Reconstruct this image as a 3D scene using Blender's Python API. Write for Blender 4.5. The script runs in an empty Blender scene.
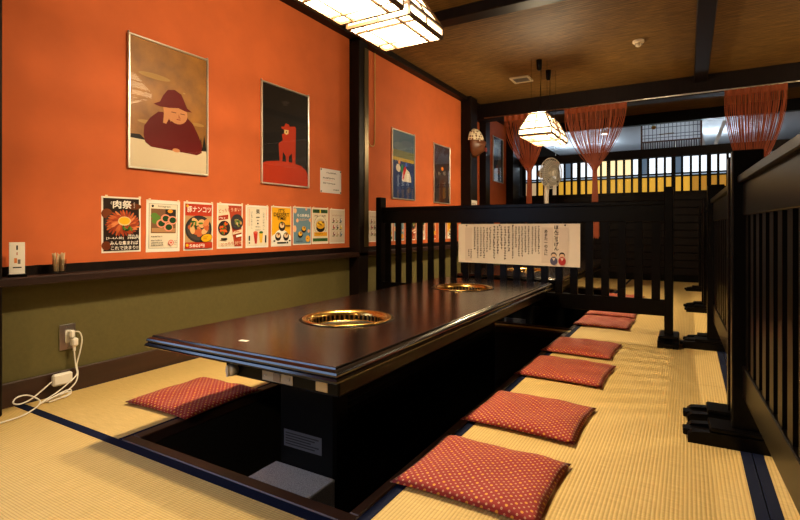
import bpy, math, random
from mathutils import Vector, Matrix
random.seed(7)
PI = math.pi
SC = bpy.context.scene
COL = SC.collection

# ------------------------------------------------------------------ camera
YAW = math.atan(288 / 493)
cam_d = bpy.data.cameras.new('camera')
cam = bpy.data.objects.new('camera', cam_d); COL.objects.link(cam)
cam.location = (0, 0, .8); cam.rotation_euler = (PI / 2, 0, YAW)
cam_d.sensor_width = 36; cam_d.lens = 493 / 800 * 36; cam_d.shift_y = -32 / 800
cam_d.clip_start = .02; cam_d.clip_end = 60
SC.camera = cam

# ------------------------------------------------------------------ world, exposure
w = bpy.data.worlds.new('world'); SC.world = w; w.use_nodes = True
w.node_tree.nodes['Background'].inputs[0].default_value = (.02, .018, .016, 1)
w.node_tree.nodes['Background'].inputs[1].default_value = .3
SC.view_settings.view_transform = 'Standard'
try: SC.view_settings.look = 'None'
except Exception: pass
SC.view_settings.gamma = 1; SC.view_settings.use_curve_mapping = False
SC.view_settings.exposure = 0.0
LAMP = 3.4             # glow of the paper lamp shades
BULB = 195.0           # bulb inside each lamp
WINDOW_COOL = 4.8      # daylight in the left wall window behind the viewer
NEXT_ROOM = 10.0       # tube light of the next room

# ------------------------------------------------------------------ materials
MATS = {}
def _new(name):
    m = bpy.data.materials.new(name); m.use_nodes = True
    nt = m.node_tree; b = nt.nodes['Principled BSDF']
    return m, nt, b
def srgb(r, g, b):
    f = lambda c: c / 12.92 if c <= .04045 else ((c + .055) / 1.055) ** 2.4
    return (f(r / 255), f(g / 255), f(b / 255))
def mat(name, col, rough=.6, metal=0, spec=.5, noise=0, scale=20, bump=0, coat=0, emit=None, es=0, trans=0, stretch=None):
    if name in MATS: return MATS[name]
    m, nt, b = _new(name)
    b.inputs['Base Color'].default_value = (*col, 1)
    b.inputs['Roughness'].default_value = rough
    b.inputs['Metallic'].default_value = metal
    b.inputs['Specular IOR Level'].default_value = spec
    b.inputs['Coat Weight'].default_value = coat
    b.inputs['Coat Roughness'].default_value = .08
    b.inputs['Transmission Weight'].default_value = trans
    if emit:
        b.inputs['Emission Color'].default_value = (*emit, 1); b.inputs['Emission Strength'].default_value = es
    if noise or bump:
        tc = nt.nodes.new('ShaderNodeTexCoord'); mp = nt.nodes.new('ShaderNodeMapping')
        nt.links.new(tc.outputs['Object'], mp.inputs[0])
        if stretch: mp.inputs['Scale'].default_value = stretch
        n = nt.nodes.new('ShaderNodeTexNoise'); n.inputs['Scale'].default_value = scale; n.inputs['Detail'].default_value = 5
        nt.links.new(mp.outputs[0], n.inputs['Vector'])
        if noise:
            r = nt.nodes.new('ShaderNodeValToRGB')
            r.color_ramp.elements[0].position = .3; r.color_ramp.elements[1].position = .7
            r.color_ramp.elements[0].color = (*[c * (1 - noise) for c in col], 1)
            r.color_ramp.elements[1].color = (*[min(1, c * (1 + noise)) for c in col], 1)
            nt.links.new(n.outputs['Fac'], r.inputs[0]); nt.links.new(r.outputs[0], b.inputs['Base Color'])
        if bump:
            bp = nt.nodes.new('ShaderNodeBump'); bp.inputs['Strength'].default_value = bump; bp.inputs['Distance'].default_value = .004
            nt.links.new(n.outputs['Fac'], bp.inputs['Height']); nt.links.new(bp.outputs[0], b.inputs['Normal'])
    MATS[name] = m
    return m
def flat(col, rough=.45):      # printed ink
    key = 'ink_%02x%02x%02x_%d' % (*[int(c * 255) for c in col], int(rough * 100))
    return mat(key, col, rough, spec=.15)
def C(r, g, b): return flat(srgb(r, g, b))

def m_tatami(name, axis, dark=0):
    m, nt, b = _new(name)
    tc = nt.nodes.new('ShaderNodeTexCoord')
    wv = nt.nodes.new('ShaderNodeTexWave'); wv.wave_type = 'BANDS'; wv.bands_direction = 'X' if axis == 'y' else 'Y'
    wv.inputs['Scale'].default_value = (.5 / .018 if axis == 'y' else .5 / .013) ; wv.inputs['Distortion'].default_value = 0; wv.inputs['Detail Scale'].default_value = 3
    nt.links.new(tc.outputs['Object'], wv.inputs['Vector'])
    mp = nt.nodes.new('ShaderNodeMapping')
    mp.inputs['Scale'].default_value = (14, 420, 1) if axis == 'y' else (420, 14, 1)
    nt.links.new(tc.outputs['Object'], mp.inputs[0])
    n = nt.nodes.new('ShaderNodeTexNoise'); n.inputs['Scale'].default_value = 1; n.inputs['Detail'].default_value = 3
    nt.links.new(mp.outputs[0], n.inputs['Vector'])
    n2 = nt.nodes.new('ShaderNodeTexNoise'); n2.inputs['Scale'].default_value = 2.2; n2.inputs['Detail'].default_value = 3
    nt.links.new(tc.outputs['Object'], n2.inputs['Vector'])
    r = nt.nodes.new('ShaderNodeValToRGB')
    r.color_ramp.elements[0].position = .25; r.color_ramp.elements[1].position = .75
    r.color_ramp.elements[0].color = (.53, .36, .118, 1); r.color_ramp.elements[1].color = (.74, .535, .21, 1)
    nt.links.new(n.outputs['Fac'], r.inputs[0])
    mx = nt.nodes.new('ShaderNodeMix'); mx.data_type = 'RGBA'; mx.blend_type = 'MULTIPLY'; mx.inputs['Factor'].default_value = 1
    r2 = nt.nodes.new('ShaderNodeValToRGB')
    r2.color_ramp.elements[0].position = .0; r2.color_ramp.elements[1].position = .45
    r2.color_ramp.elements[0].color = (.76, .71, .62, 1); r2.color_ramp.elements[1].color = (1, 1, 1, 1)
    nt.links.new(wv.outputs['Fac'], r2.inputs[0])
    nt.links.new(r.outputs[0], mx.inputs[6]); nt.links.new(r2.outputs[0], mx.inputs[7])
    mx2 = nt.nodes.new('ShaderNodeMix'); mx2.data_type = 'RGBA'; mx2.blend_type = 'MULTIPLY'; mx2.inputs['Factor'].default_value = .35
    nt.links.new(mx.outputs[2], mx2.inputs[6]); nt.links.new(n2.outputs['Color'], mx2.inputs[7])
    nt.links.new(mx.outputs[2], b.inputs['Base Color'])
    bp = nt.nodes.new('ShaderNodeBump'); bp.inputs['Strength'].default_value = .5; bp.inputs['Distance'].default_value = .002
    nt.links.new(wv.outputs['Fac'], bp.inputs['Height']); nt.links.new(bp.outputs[0], b.inputs['Normal'])
    b.inputs['Roughness'].default_value = .55; b.inputs['Specular IOR Level'].default_value = .3
    return m
TAT_Y = m_tatami('tatami_long_y', 'y'); TAT_X = m_tatami('tatami_long_x', 'x')

def m_ceiling():
    m, nt, b = _new('reed_ceiling')
    tc = nt.nodes.new('ShaderNodeTexCoord'); mp = nt.nodes.new('ShaderNodeMapping'); mp.inputs['Scale'].default_value = (9, 110, 1)
    nt.links.new(tc.outputs['Object'], mp.inputs[0])
    n = nt.nodes.new('ShaderNodeTexNoise'); n.inputs['Scale'].default_value = 1; n.inputs['Detail'].default_value = 4
    nt.links.new(mp.outputs[0], n.inputs['Vector'])
    wv = nt.nodes.new('ShaderNodeTexWave'); wv.bands_direction = 'Y'; wv.inputs['Scale'].default_value = 9; wv.inputs['Distortion'].default_value = .4
    nt.links.new(tc.outputs['Object'], wv.inputs['Vector'])
    r = nt.nodes.new('ShaderNodeValToRGB'); r.color_ramp.elements[0].position = .3; r.color_ramp.elements[1].position = .75
    r.color_ramp.elements[0].color = (.060, .028, .006, 1); r.color_ramp.elements[1].color = (.22, .115, .027, 1)
    nt.links.new(n.outputs['Fac'], r.inputs[0])
    mx = nt.nodes.new('ShaderNodeMix'); mx.data_type = 'RGBA'; mx.blend_type = 'MULTIPLY'; mx.inputs['Factor'].default_value = .3
    nt.links.new(r.outputs[0], mx.inputs[6]); nt.links.new(wv.outputs['Color'], mx.inputs[7])
    nt.links.new(mx.outputs[2], b.inputs['Base Color'])
    bp = nt.nodes.new('ShaderNodeBump'); bp.inputs['Strength'].default_value = .5; bp.inputs['Distance'].default_value = .004
    nt.links.new(n.outputs['Fac'], bp.inputs['Height']); nt.links.new(bp.outputs[0], b.inputs['Normal'])
    b.inputs['Roughness'].default_value = .65; b.inputs['Specular IOR Level'].default_value = .2
    return m

def m_cushion():
    m, nt, b = _new('red_dotted_cloth')
    uv = nt.nodes.new('ShaderNodeUVMap'); L = nt.links.new
    def vm(op, a, bb=None):
        n = nt.nodes.new('ShaderNodeVectorMath'); n.operation = op
        L(a, n.inputs[0])
        if bb is not None:
            if isinstance(bb, tuple): n.inputs[1].default_value = bb
            else: L(bb, n.inputs[1])
        return n
    def dots(pitch, off, rad):
        s = vm('MULTIPLY', uv.outputs[0], (1 / pitch, 1 / pitch, 0)); a = vm('ADD', s.outputs[0], (off, off, 0))
        f = vm('FRACTION', a.outputs[0]); c = vm('SUBTRACT', f.outputs[0], (.5, .5, 0)); l = vm('LENGTH', c.outputs[0])
        t = nt.nodes.new('ShaderNodeMath'); t.operation = 'LESS_THAN'; L(l.outputs['Value'], t.inputs[0]); t.inputs[1].default_value = rad
        return t.outputs[0], c.outputs[0]
    # cream four-petal flowers on a square grid turned by half a step, yellow dots on every second place
    def mixc(fac, a, col):
        x = nt.nodes.new('ShaderNodeMix'); x.data_type = 'RGBA'
        L(fac, x.inputs['Factor'])
        if isinstance(a, tuple): x.inputs[6].default_value = a
        else: L(a, x.inputs[6])
        x.inputs[7].default_value = col
        return x.outputs[2]
    red = (.28, .011, .006, 1)
    p = .0225
    f1, _ = dots(p, 0, .14); f2, _ = dots(p, .5, .14)
    f3, _ = dots(p * 2, 0.0, .10); f4, _ = dots(p * 2, .5, .10)
    hole1, _ = dots(p, 0, .05); hole2, _ = dots(p, .5, .05)
    c = mixc(f1, red, (.62, .36, .18, 1)); c = mixc(f2, c, (.62, .36, .18, 1))
    c = mixc(hole1, c, red); c = mixc(hole2, c, red)
    c = mixc(f3, c, (.68, .32, .03, 1)); c = mixc(f4, c, (.68, .32, .03, 1))
    L(c, b.inputs['Base Color'])
    n = nt.nodes.new('ShaderNodeTexNoise'); n.inputs['Scale'].default_value = 500
    tc = nt.nodes.new('ShaderNodeTexCoord'); L(tc.outputs['Object'], n.inputs['Vector'])
    bp = nt.nodes.new('ShaderNodeBump'); bp.inputs['Strength'].default_value = .15; bp.inputs['Distance'].default_value = .002
    L(n.outputs['Fac'], bp.inputs['Height']); L(bp.outputs[0], b.inputs['Normal'])
    b.inputs['Roughness'].default_value = .8; b.inputs['Sheen Weight'].default_value = .1
    return m

def m_pane(name, tint=(1, 1, 1), rough=.01):
    m = bpy.data.materials.new(name); m.use_nodes = True; nt = m.node_tree
    for n in list(nt.nodes): nt.nodes.remove(n)
    o = nt.nodes.new('ShaderNodeOutputMaterial'); mx = nt.nodes.new('ShaderNodeMixShader')
    lw = nt.nodes.new('ShaderNodeLayerWeight'); lw.inputs[0].default_value = .5
    pw_ = nt.nodes.new('ShaderNodeMath'); pw_.operation = 'POWER'; pw_.inputs[1].default_value = 5; nt.links.new(lw.outputs['Facing'], pw_.inputs[0])
    fr = nt.nodes.new('ShaderNodeMath'); fr.operation = 'MULTIPLY_ADD'; fr.inputs[1].default_value = .9; fr.inputs[2].default_value = .05; nt.links.new(pw_.outputs[0], fr.inputs[0])
    t = nt.nodes.new('ShaderNodeBsdfTransparent'); t.inputs[0].default_value = (*tint, 1)
    g = nt.nodes.new('ShaderNodeBsdfGlossy'); g.inputs['Roughness'].default_value = rough
    nt.links.new(fr.outputs[0], mx.inputs[0]); nt.links.new(t.outputs[0], mx.inputs[1]); nt.links.new(g.outputs[0], mx.inputs[2])
    nt.links.new(mx.outputs[0], o.inputs[0])
    return m

def m_string():
    m, nt, b = _new('orange_string')
    b.inputs['Base Color'].default_value = (.30, .055, .010, 1); b.inputs['Roughness'].default_value = .6
    tr = nt.nodes.new('ShaderNodeBsdfTranslucent'); tr.inputs[0].default_value = (.42, .085, .015, 1)
    mx = nt.nodes.new('ShaderNodeMixShader'); mx.inputs[0].default_value = .45
    o = nt.nodes['Material Output']
    nt.links.new(b.outputs[0], mx.inputs[1]); nt.links.new(tr.outputs[0], mx.inputs[2]); nt.links.new(mx.outputs[0], o.inputs[0])
    return m

M_CEIL = m_ceiling(); M_CUSH = m_cushion(); M_GLASS = m_pane('picture_glass'); M_STRING = m_string()
M_ORANGE = mat('orange_plaster', (.53, .112, .028), .75, spec=.25, noise=.06, scale=6, bump=.12)
M_GREEN = mat('olive_plaster', (.105, .088, .030), .8, spec=.2, noise=.06, scale=60, bump=.15)
M_DARK = mat('dark_stained_wood', (.006, .0028, .002), .45, spec=.13, noise=.35, scale=30, stretch=(1, 1, .12))
M_DARKH = mat('dark_brown_trim', (.022, .008, .005), .45, spec=.3, noise=.4, scale=30, stretch=(1, .1, 1))
M_BASE = mat('baseboard_wood', (.035, .012, .006), .45, noise=.3, scale=24, stretch=(1, .1, 1))
M_BLACK = mat('black_lacquer', (.0020, .0014, .0012), .30, spec=.11, noise=.2, scale=25)
M_TOP = mat('table_lacquer', (.006, .0025, .0018), .20, spec=.42, noise=.35, scale=22, bump=.03, stretch=(6, .5, 1))
M_EDGE = mat('table_edge_lacquer', (.008, .005, .004), .16, spec=.6)
M_PED = mat('pedestal_black', (.003, .0026, .0026), .5, spec=.15)
M_GRAN = mat('grey_granite', (.36, .36, .38), .6, noise=.5, scale=260)
M_HERI = mat('navy_border', (.005, .008, .026), .8, spec=.1, noise=.2, scale=300)
M_FRAMEW = mat('pit_frame_wood', (.05, .02, .010), .45, noise=.35, scale=20, stretch=(.3, .3, 1))
M_PITD = mat('pit_lining', (.012, .010, .009), .7)
M_BRASS = mat('brass', (.58, .34, .09), .26, metal=1)
M_STEEL = mat('steel', (.6, .58, .55), .3, metal=1)
M_KNOB = mat('knob_silver', (.55, .52, .48), .35, metal=.3)
M_SILVER = mat('silver_frame', (.72, .68, .58), .3, metal=.8)
M_WHITE = mat('white_plastic', (.78, .74, .66), .4)
M_GREY = mat('grey_plate', (.33, .30, .26), .4, metal=.4)
M_PAPER = mat('cream_paper', (.74, .62, .47), .6)
M_SHEET = mat('white_sheet', (.80, .74, .64), .35)
M_BAMB = mat('lamp_wood', (.08, .036, .010), .6)
def m_paper_lit(name, through, es):
    m, nt, b = _new(name)
    b.inputs['Base Color'].default_value = (.22, .17, .10, 1); b.inputs['Emission Color'].default_value = (1, .76, .42, 1); b.inputs['Emission Strength'].default_value = es / (1 - through)
    t = nt.nodes.new('ShaderNodeBsdfTransparent'); x = nt.nodes.new('ShaderNodeMixShader'); x.inputs[0].default_value = through
    nt.links.new(b.outputs[0], x.inputs[1]); nt.links.new(t.outputs[0], x.inputs[2]); nt.links.new(x.outputs[0], nt.nodes['Material Output'].inputs[0])
    return m
M_LAMP = m_paper_lit('lit_paper', .38, LAMP); M_LAMPR = m_paper_lit('lit_paper_roof', .18, LAMP); M_LAMPB = m_paper_lit('lit_paper_bottom', .62, LAMP * 1.3)
M_CEILW = mat('white_ceiling', (.75, .78, .82), .5)
M_FANW = mat('fan_plastic', (.85, .80, .70), .4)
M_SKIN = mat('mask_wood', (.12, .038, .014), .4)
M_CORD = mat('yellow_cord', (.55, .32, .08), .6)

# ------------------------------------------------------------------ mesh helpers
class MB:
    def __init__(s): s.v = []; s.f = []; s.sm = []; s.uv = None
    def quad(s, a, b, c, d, sm=False):
        n = len(s.v); s.v += [tuple(a), tuple(b), tuple(c), tuple(d)]; s.f.append((n, n + 1, n + 2, n + 3)); s.sm.append(sm); return s
    def poly(s, pts):
        n = len(s.v); s.v += [tuple(p) for p in pts]; s.f.append(tuple(range(n, n + len(pts)))); s.sm.append(False); return s
    def box(s, x0, x1, y0, y1, z0, z1, bev=0):
        if bev:
            return s.bevbox(x0, x1, y0, y1, z0, z1, bev)
        n = len(s.v)
        s.v += [(x0, y0, z0), (x1, y0, z0), (x1, y1, z0), (x0, y1, z0), (x0, y0, z1), (x1, y0, z1), (x1, y1, z1), (x0, y1, z1)]
        for f in ((0, 3, 2, 1), (4, 5, 6, 7), (0, 1, 5, 4), (1, 2, 6, 5), (2, 3, 7, 6), (3, 0, 4, 7)):
            s.f.append(tuple(n + i for i in f)); s.sm.append(False)
        return s
    def bevbox(s, x0, x1, y0, y1, z0, z1, b):
        # box with chamfered edges (24 verts)
        n = len(s.v); idx = {}
        X = (x0, x1); Y = (y0, y1); Z = (z0, z1); sg = (1, -1)
        for i in (0, 1):
            for j in (0, 1):
                for k in (0, 1):
                    for ax in range(3):
                        p = [X[i] + sg[i] * b, Y[j] + sg[j] * b, Z[k] + sg[k] * b]
                        p[ax] = (X[i], Y[j], Z[k])[ax]
                        idx[(i, j, k, ax)] = len(s.v); s.v.append(tuple(p))
        fs = []
        for ax in range(3):
            o = [a for a in range(3) if a != ax]
            for side in (0, 1):
                c = []
                for (p, q) in ((0, 0), (1, 0), (1, 1), (0, 1)):
                    k = [0, 0, 0]; k[ax] = side; k[o[0]] = p; k[o[1]] = q; c.append(idx[(*k, ax)])
                fs.append(c)
        for ax in range(3):       # edges parallel to ax
            o = [a for a in range(3) if a != ax]
            for p in (0, 1):
                for q in (0, 1):
                    k0 = [0, 0, 0]; k0[o[0]] = p; k0[o[1]] = q; k1 = list(k0); k1[ax] = 1
                    fs.append([idx[(*k0, o[0])], idx[(*k1, o[0])], idx[(*k1, o[1])], idx[(*k0, o[1])]])
        for i in (0, 1):
            for j in (0, 1):
                for k in (0, 1): fs.append([idx[(i, j, k, a)] for a in range(3)])
        cen = Vector(((x0 + x1) / 2, (y0 + y1) / 2, (z0 + z1) / 2))
        for f in fs:
            a, b2, c = [Vector(s.v[i]) for i in f[:3]]
            if (b2 - a).cross(c - b2).dot((a + c) / 2 - cen) < 0: f = f[::-1]
            s.f.append(tuple(f)); s.sm.append(False)
        return s
    def bar(s, a, b, w, h, up=(0, 0, 1)):
        a = Vector(a); b = Vector(b); d = (b - a).normalized(); u = Vector(up)
        if abs(d.dot(u)) > .98: u = Vector((1, 0, 0))
        r = d.cross(u).normalized() * w / 2; u2 = r.cross(d).normalized() * h / 2
        n = len(s.v)
        for p in (a, b):
            for (i, j) in ((-1, -1), (1, -1), (1, 1), (-1, 1)): s.v.append(tuple(p + r * i + u2 * j))
        for f in ((3, 2, 1, 0), (4, 5, 6, 7), (0, 1, 5, 4), (1, 2, 6, 5), (2, 3, 7, 6), (3, 0, 4, 7)):
            s.f.append(tuple(n + i for i in f)); s.sm.append(False)
        return s
    def tube(s, pts, r, n=8, closed=False):
        P = [Vector(p) for p in pts]; base = len(s.v); m = len(P); prev = None
        for i, p in enumerate(P):
            if closed: d = P[(i + 1) % m] - P[i - 1]
            else: d = P[min(i + 1, m - 1)] - P[max(i - 1, 0)]
            d.normalize()
            if prev is None:
                u = Vector((0, 0, 1)) if abs(d.z) < .9 else Vector((1, 0, 0))
                u = (u - d * u.dot(d)).normalized()
            else:
                u = (prev - d * prev.dot(d)).normalized()
            prev = u; q = d.cross(u)
            rr = r(i / (m - 1)) if callable(r) else r
            for k in range(n):
                a = 2 * PI * k / n; s.v.append(tuple(p + (u * math.cos(a) + q * math.sin(a)) * rr))
        for i in range(m if closed else m - 1):
            for k in range(n):
                a = base + i * n + k; b = base + i * n + (k + 1) % n
                c = base + ((i + 1) % m) * n + (k + 1) % n; d = base + ((i + 1) % m) * n + k
                s.f.append((a, b, c, d)); s.sm.append(True)
        if not closed:
            s.f.append(tuple(base + k for k in range(n))[::-1]); s.sm.append(False)
            s.f.append(tuple(base + (m - 1) * n + k for k in range(n))); s.sm.append(False)
        return s
    def lathe(s, prof, c=(0, 0, 0), n=32, cap0=False, cap1=False):
        b = len(s.v)
        for (r, z) in prof:
            for k in range(n):
                a = 2 * PI * k / n; s.v.append((c[0] + r * math.cos(a), c[1] + r * math.sin(a), c[2] + z))
        for i in range(len(prof) - 1):
            for k in range(n):
                s.f.append((b + i * n + k, b + i * n + (k + 1) % n, b + (i + 1) * n + (k + 1) % n, b + (i + 1) * n + k)); s.sm.append(True)
        if cap0: s.f.append(tuple(b + k for k in range(n))[::-1]); s.sm.append(False)
        if cap1: s.f.append(tuple(b + (len(prof) - 1) * n + k for k in range(n))); s.sm.append(False)
        return s
    def mesh(s, name):
        m = bpy.data.meshes.new(name); m.from_pydata(s.v, [], s.f)
        m.polygons.foreach_set('use_smooth', s.sm); m.update()
        return m
    def build(s, name, material, parent=None, loc=None):
        o = bpy.data.objects.new(name, s.mesh(name)); COL.objects.link(o)
        o.data.materials.append(material)
        if parent is not None: o.parent = parent
        if loc: o.location = loc
        return o
def box(name, material, parent, x0, x1, y0, y1, z0, z1, bev=0): return MB().box(x0, x1, y0, y1, z0, z1, bev).build(name, material, parent)
def tag(o, label=None, cat=None, group=None, kind=None):
    if label: o['label'] = label
    if cat: o['category'] = cat
    if group: o['group'] = group
    if kind: o['kind'] = kind
    return o
def struct(o, label, cat): return tag(o, label, cat, kind='structure')
def empty(name, loc=(0, 0, 0), rz=0):
    o = bpy.data.objects.new(name, None); COL.objects.link(o); o.location = loc; o.rotation_euler = (0, 0, rz); o.empty_display_size = .05
    return o
def copy_tree(o, parent=None):
    c = o.copy(); COL.objects.link(c); c.parent = parent
    for ch in list(o.children): copy_tree(ch, c)
    return c
def spline(pts, k=6):
    P = [Vector(p) for p in pts]; out = []
    for i in range(len(P) - 1):
        p0 = P[max(i - 1, 0)]; p1 = P[i]; p2 = P[i + 1]; p3 = P[min(i + 2, len(P) - 1)]
        for j in range(k):
            t = j / k
            out.append(.5 * ((2 * p1) + (p2 - p0) * t + (2 * p0 - 5 * p1 + 4 * p2 - p3) * t * t + (3 * p1 - p0 - 3 * p2 + p3) * t ** 3))
    out.append(P[-1]); return out

# ------------------------------------------------------------------ the room shell
XW = -2.624; YF = 8.43; YB = -3.0; XR = 4.6; ZC = 2.55
PIT = (-1.80, -.82); PY1 = (1.12, 3.84); TSH = 2.95; PY2 = (1.12 + TSH, 3.84 + TSH)
floor = MB()
def slab(x0, x1, y0, y1): floor.box(x0, x1, y0, y1, -.14, -.045)
slab(XW, XR, YB, PY1[0] - .04); slab(XW, PIT[0] - .04, PY1[0] - .04, YF); slab(PIT[1] + .04, XR, PY1[0] - .04, YF)
slab(PIT[0] - .04, PIT[1] + .04, PY1[1] + .04, PY2[0] - .04); slab(PIT[0] - .04, PIT[1] + .04, PY2[1] + .04, YF)
floor = floor.build('floor', M_PITD); struct(floor, 'raised floor laid with straw tatami mats around a sunken leg pit', 'floor')
for (y0, y1) in (PY1, PY2):
    p = MB(); x0, x1 = PIT; zb = -.42
    p.box(x0 - .03, x0, y0 - .03, y1 + .03, zb, -.04); p.box(x1, x1 + .03, y0 - .03, y1 + .03, zb, -.04)
    p.box(x0, x1, y0 - .03, y0, zb, -.04); p.box(x0, x1, y1, y1 + .03, zb, -.04); p.box(x0 - .03, x1 + .03, y0 - .03, y1 + .03, zb - .03, zb)
    p.build('pit_lining', M_PITD, floor)
    fw = .045
    box('pit_frame_board', M_FRAMEW, floor, x0 - fw, x0, y0, y1, -.04, .004, .003)
    box('pit_frame_board', M_FRAMEW, floor, x1, x1 + fw - .01, y0, y1, -.04, .004, .003)
    box('pit_frame_board', M_FRAMEW, floor, x0 - fw, x1 + fw - .01, y0 - fw, y0, -.04, .004, .003)
    box('pit_frame_board', M_FRAMEW, floor, x0 - fw, x1 + fw - .01, y1, y1 + fw, -.04, .004, .003)
def tatami(x0, x1, y0, y1, axis, b=.034, sides=(1, 1)):
    g = .0015
    t = box('tatami_mat', TAT_Y if axis == 'y' else TAT_X, floor, x0 + g, x1 - g, y0 + g, y1 - g, -.045, 0)
    for s in (0, 1):
        if not sides[s]: continue
        m = MB()
        if axis == 'y':
            a, c = (x0 + g, x0 + b) if s == 0 else (x1 - b, x1 - g); m.box(a, c, y0 + g, y1 - g, -.02, .0012)
        else:
            a, c = (y0 + g, y0 + b) if s == 0 else (y1 - b, y1 - g); m.box(x0 + g, x1 - g, a, c, -.02, .0012)
        m.build('cloth_border', M_HERI, t)
YN = PY1[0] - .045          # near edge of the pit frame
XL = PIT[0] - .045; XRt = PIT[1] + .035
# near row, long side across
tatami(XW, -.80, YN - .92, YN, 'x', .038); tatami(-.80, .195, YN - .92, YN, 'x', .038)
tatami(XW, -.80, YN - 1.84, YN - .92, 'x'); tatami(-.80, .195, YN - 1.84, YN - .92, 'x')
tatami(XW, .195, YB, YN - 1.84, 'x')
# left strip between the wall and the pits
for a, c in ((YN, 2.94), (2.94, 3.885)): tatami(XW, XL, a, c, 'y', .02)
for a, c in ((3.885, 5.7), (5.7, 7.6), (7.6, YF)): tatami(XW, XL, a, c, 'y', .02)
# right strip
for a, c in ((YN, 2.95), (2.95, 4.42), (4.42, 6.1), (6.1, YF)): tatami(XRt, .195, a, c, 'y')
tatami(XL, XRt, PY1[1] + .045, PY2[0] - .045, 'x', .03); tatami(XL, XRt, PY2[1] + .045, YF, 'x', .03)
# beyond the side partitions
for i in range(5):
    for a, c in ((YB, -1.1), (-1.1, .8), (.8, 2.7), (2.7, 4.6), (4.6, 6.5), (6.5, YF)):
        x = .195 + i * .89
        if x < XR - .1: tatami(x, min(x + .89, XR), a, c, 'y')

# left wall: orange plaster above olive plaster
wl = box('wall_left', M_ORANGE, None, XW - .12, XW, YB, YF + .1, .60, 2.7); struct(wl, 'orange plastered wall on the left above an olive lower half', 'wall')
box('lower_plaster', M_GREEN, wl, XW - .12, XW - .001, YB, YF, -.1, .60)['label'] = 'olive green lower half of the wall'
bb = box('baseboard_left', M_BASE, None, XW, XW + .016, YB, YF, 0, .11, .003); struct(bb, 'dark reddish-brown baseboard along the olive wall', 'baseboard')
sh = MB().box(XW, XW + .112, YB, YF, .545, .585, .006).build('trim_1', M_DARKH); struct(sh, 'dark wooden ledge running along the left wall under the menus', 'ledge')
box('back_strip', M_DARK, sh, XW, XW + .016, YB, YF, .585, .627)
def post(n, x0, x1, y0, y1, label, z1=ZC, m=None, z0=0):
    o = box('trim_%d' % n, m or M_DARK, None, x0, x1, y0, y1, z0, z1, .005); struct(o, label, 'post'); return o
post(2, XW, XW + .11, .81, .957, 'dark wooden post at the left edge of the picture')
p2 = post(3, XW, XW + .112, 3.585, 3.73, 'dark wooden post between the red-figure poster and the blue poster')
box('corner_strip', mat('bronze_strip', (.10, .07, .03), .35, metal=.7), p2, XW + .113, XW + .120, 3.66, 3.725, .63, 2.42, .002)
p3 = post(4, XW, XW + .147, 6.1, 6.33, 'dark wooden post carrying the carved mask')
post(5, XW, XW + .10, 6.78, 6.96, 'dark wooden post beside the far picture on the orange wall')
post(6, XW, XW + .12, 8.0, 8.38, 'dark corner post where the orange wall meets the latticed window')
# ceiling and beams
ce = box('ceiling', M_CEIL, None, XW, XR, YB, YF, ZC, ZC + .06); struct(ce, 'brown woven reed ceiling', 'ceiling')
def beam(n, x0, x1, y0, y1, z0, z1, label, m=None):
    o = box('trim_%d' % n, m or M_DARK, None, x0, x1, y0, y1, z0, z1, .006); struct(o, label, 'beam'); return o
beam(7, XW, XW + .095, YB, YF, 2.49, ZC, 'dark beam along the top of the orange wall')
beam(8, XW, XR, 3.585, 3.73, 2.465, ZC, 'dark ceiling beam crossing above the table lamps')
beam(9, XW, XR, 6.60, 6.80, 2.33, ZC, 'dark ceiling beam from which the string curtains hang')
beam(10, .06, .19, YB, 6.6, 2.47, ZC, 'narrow ceiling beam running away from the viewer above the right partitions')
beam(11, XW, XR, .6, .8, 2.37, ZC, 'dark ceiling beam above the viewer')
rail = MB().tube([(XW + .15, 6.575, 2.342), (XR - .1, 6.575, 2.342)], .009, 8).build('curtain_rail', M_STEEL)
tag(rail, 'thin metal curtain rail under the far ceiling beam', 'rail')
# back and right walls, only seen in reflections
M_BROWNW = mat('brown_plaster', (.12, .06, .03), .8, noise=.1, scale=8)
wr = box('wall_right', M_BROWNW, None, XR, XR + .1, YB, YF, -.1, 2.6); struct(wr, 'brown wall at the far right side of the room', 'wall')
wb = box('wall_back', M_BROWNW, None, XW, XR, YB - .1, YB, -.1, 2.6); struct(wb, 'plain brown wall behind the viewer', 'wall')
m_cool = mat('cool_daylight_pane', (.6, .7, .9), .3, emit=(.42, .62, 1), es=WINDOW_COOL)
wn = box('window_2', M_DARK, None, XW, XW + .02, -1.75, .76, .65, 1.95); struct(wn, 'daylight window in the left wall behind the viewer', 'window')
for i in range(4): box('pane', m_cool, wn, XW + .02, XW + .024, -1.71 + i * .615, -1.71 + i * .615 + .58, .70, 1.9)

# ------------------------------------------------------------------ far wall with the latticed window
wf = MB()
wf.box(XW, XR, YF, YF + .1, -.1, 1.33); wf.box(XW, XR, YF, YF + .1, 2.39, 2.6)
wf = wf.build('wall_far', M_BLACK); struct(wf, 'black panelled far wall below the latticed window', 'wall')
for i in range(11): box('board', M_DARK, wf, XW + .2, XR, YF - .012, YF, .10 + i * .112, .10 + i * .112 + .104, .004)
hd = box('trim_12', M_DARK, None, XW, XR, YF - .06, YF + .12, 1.87, 2.0, .006); struct(hd, 'dark header beam above the latticed window', 'beam')
win = box('window_1', M_DARK, None, -2.44, .95, YF - .03, YF + .06, 1.315, 1.35); struct(win, 'long latticed window of white upper panes and amber lower panes', 'window')
m_w1 = mat('bright_pane', (.8, .85, .9), .3, emit=(.80, .90, 1), es=1.35)
m_w2 = mat('dim_blue_pane', (.2, .3, .4), .3, emit=(.12, .22, .36), es=.5)
m_w3 = mat('warm_pane', (.8, .7, .5), .3, emit=(1, .78, .42), es=1.2)
m_y1 = mat('amber_pane', (.7, .4, .05), .4, emit=(1, .52, .05), es=.62)
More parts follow.
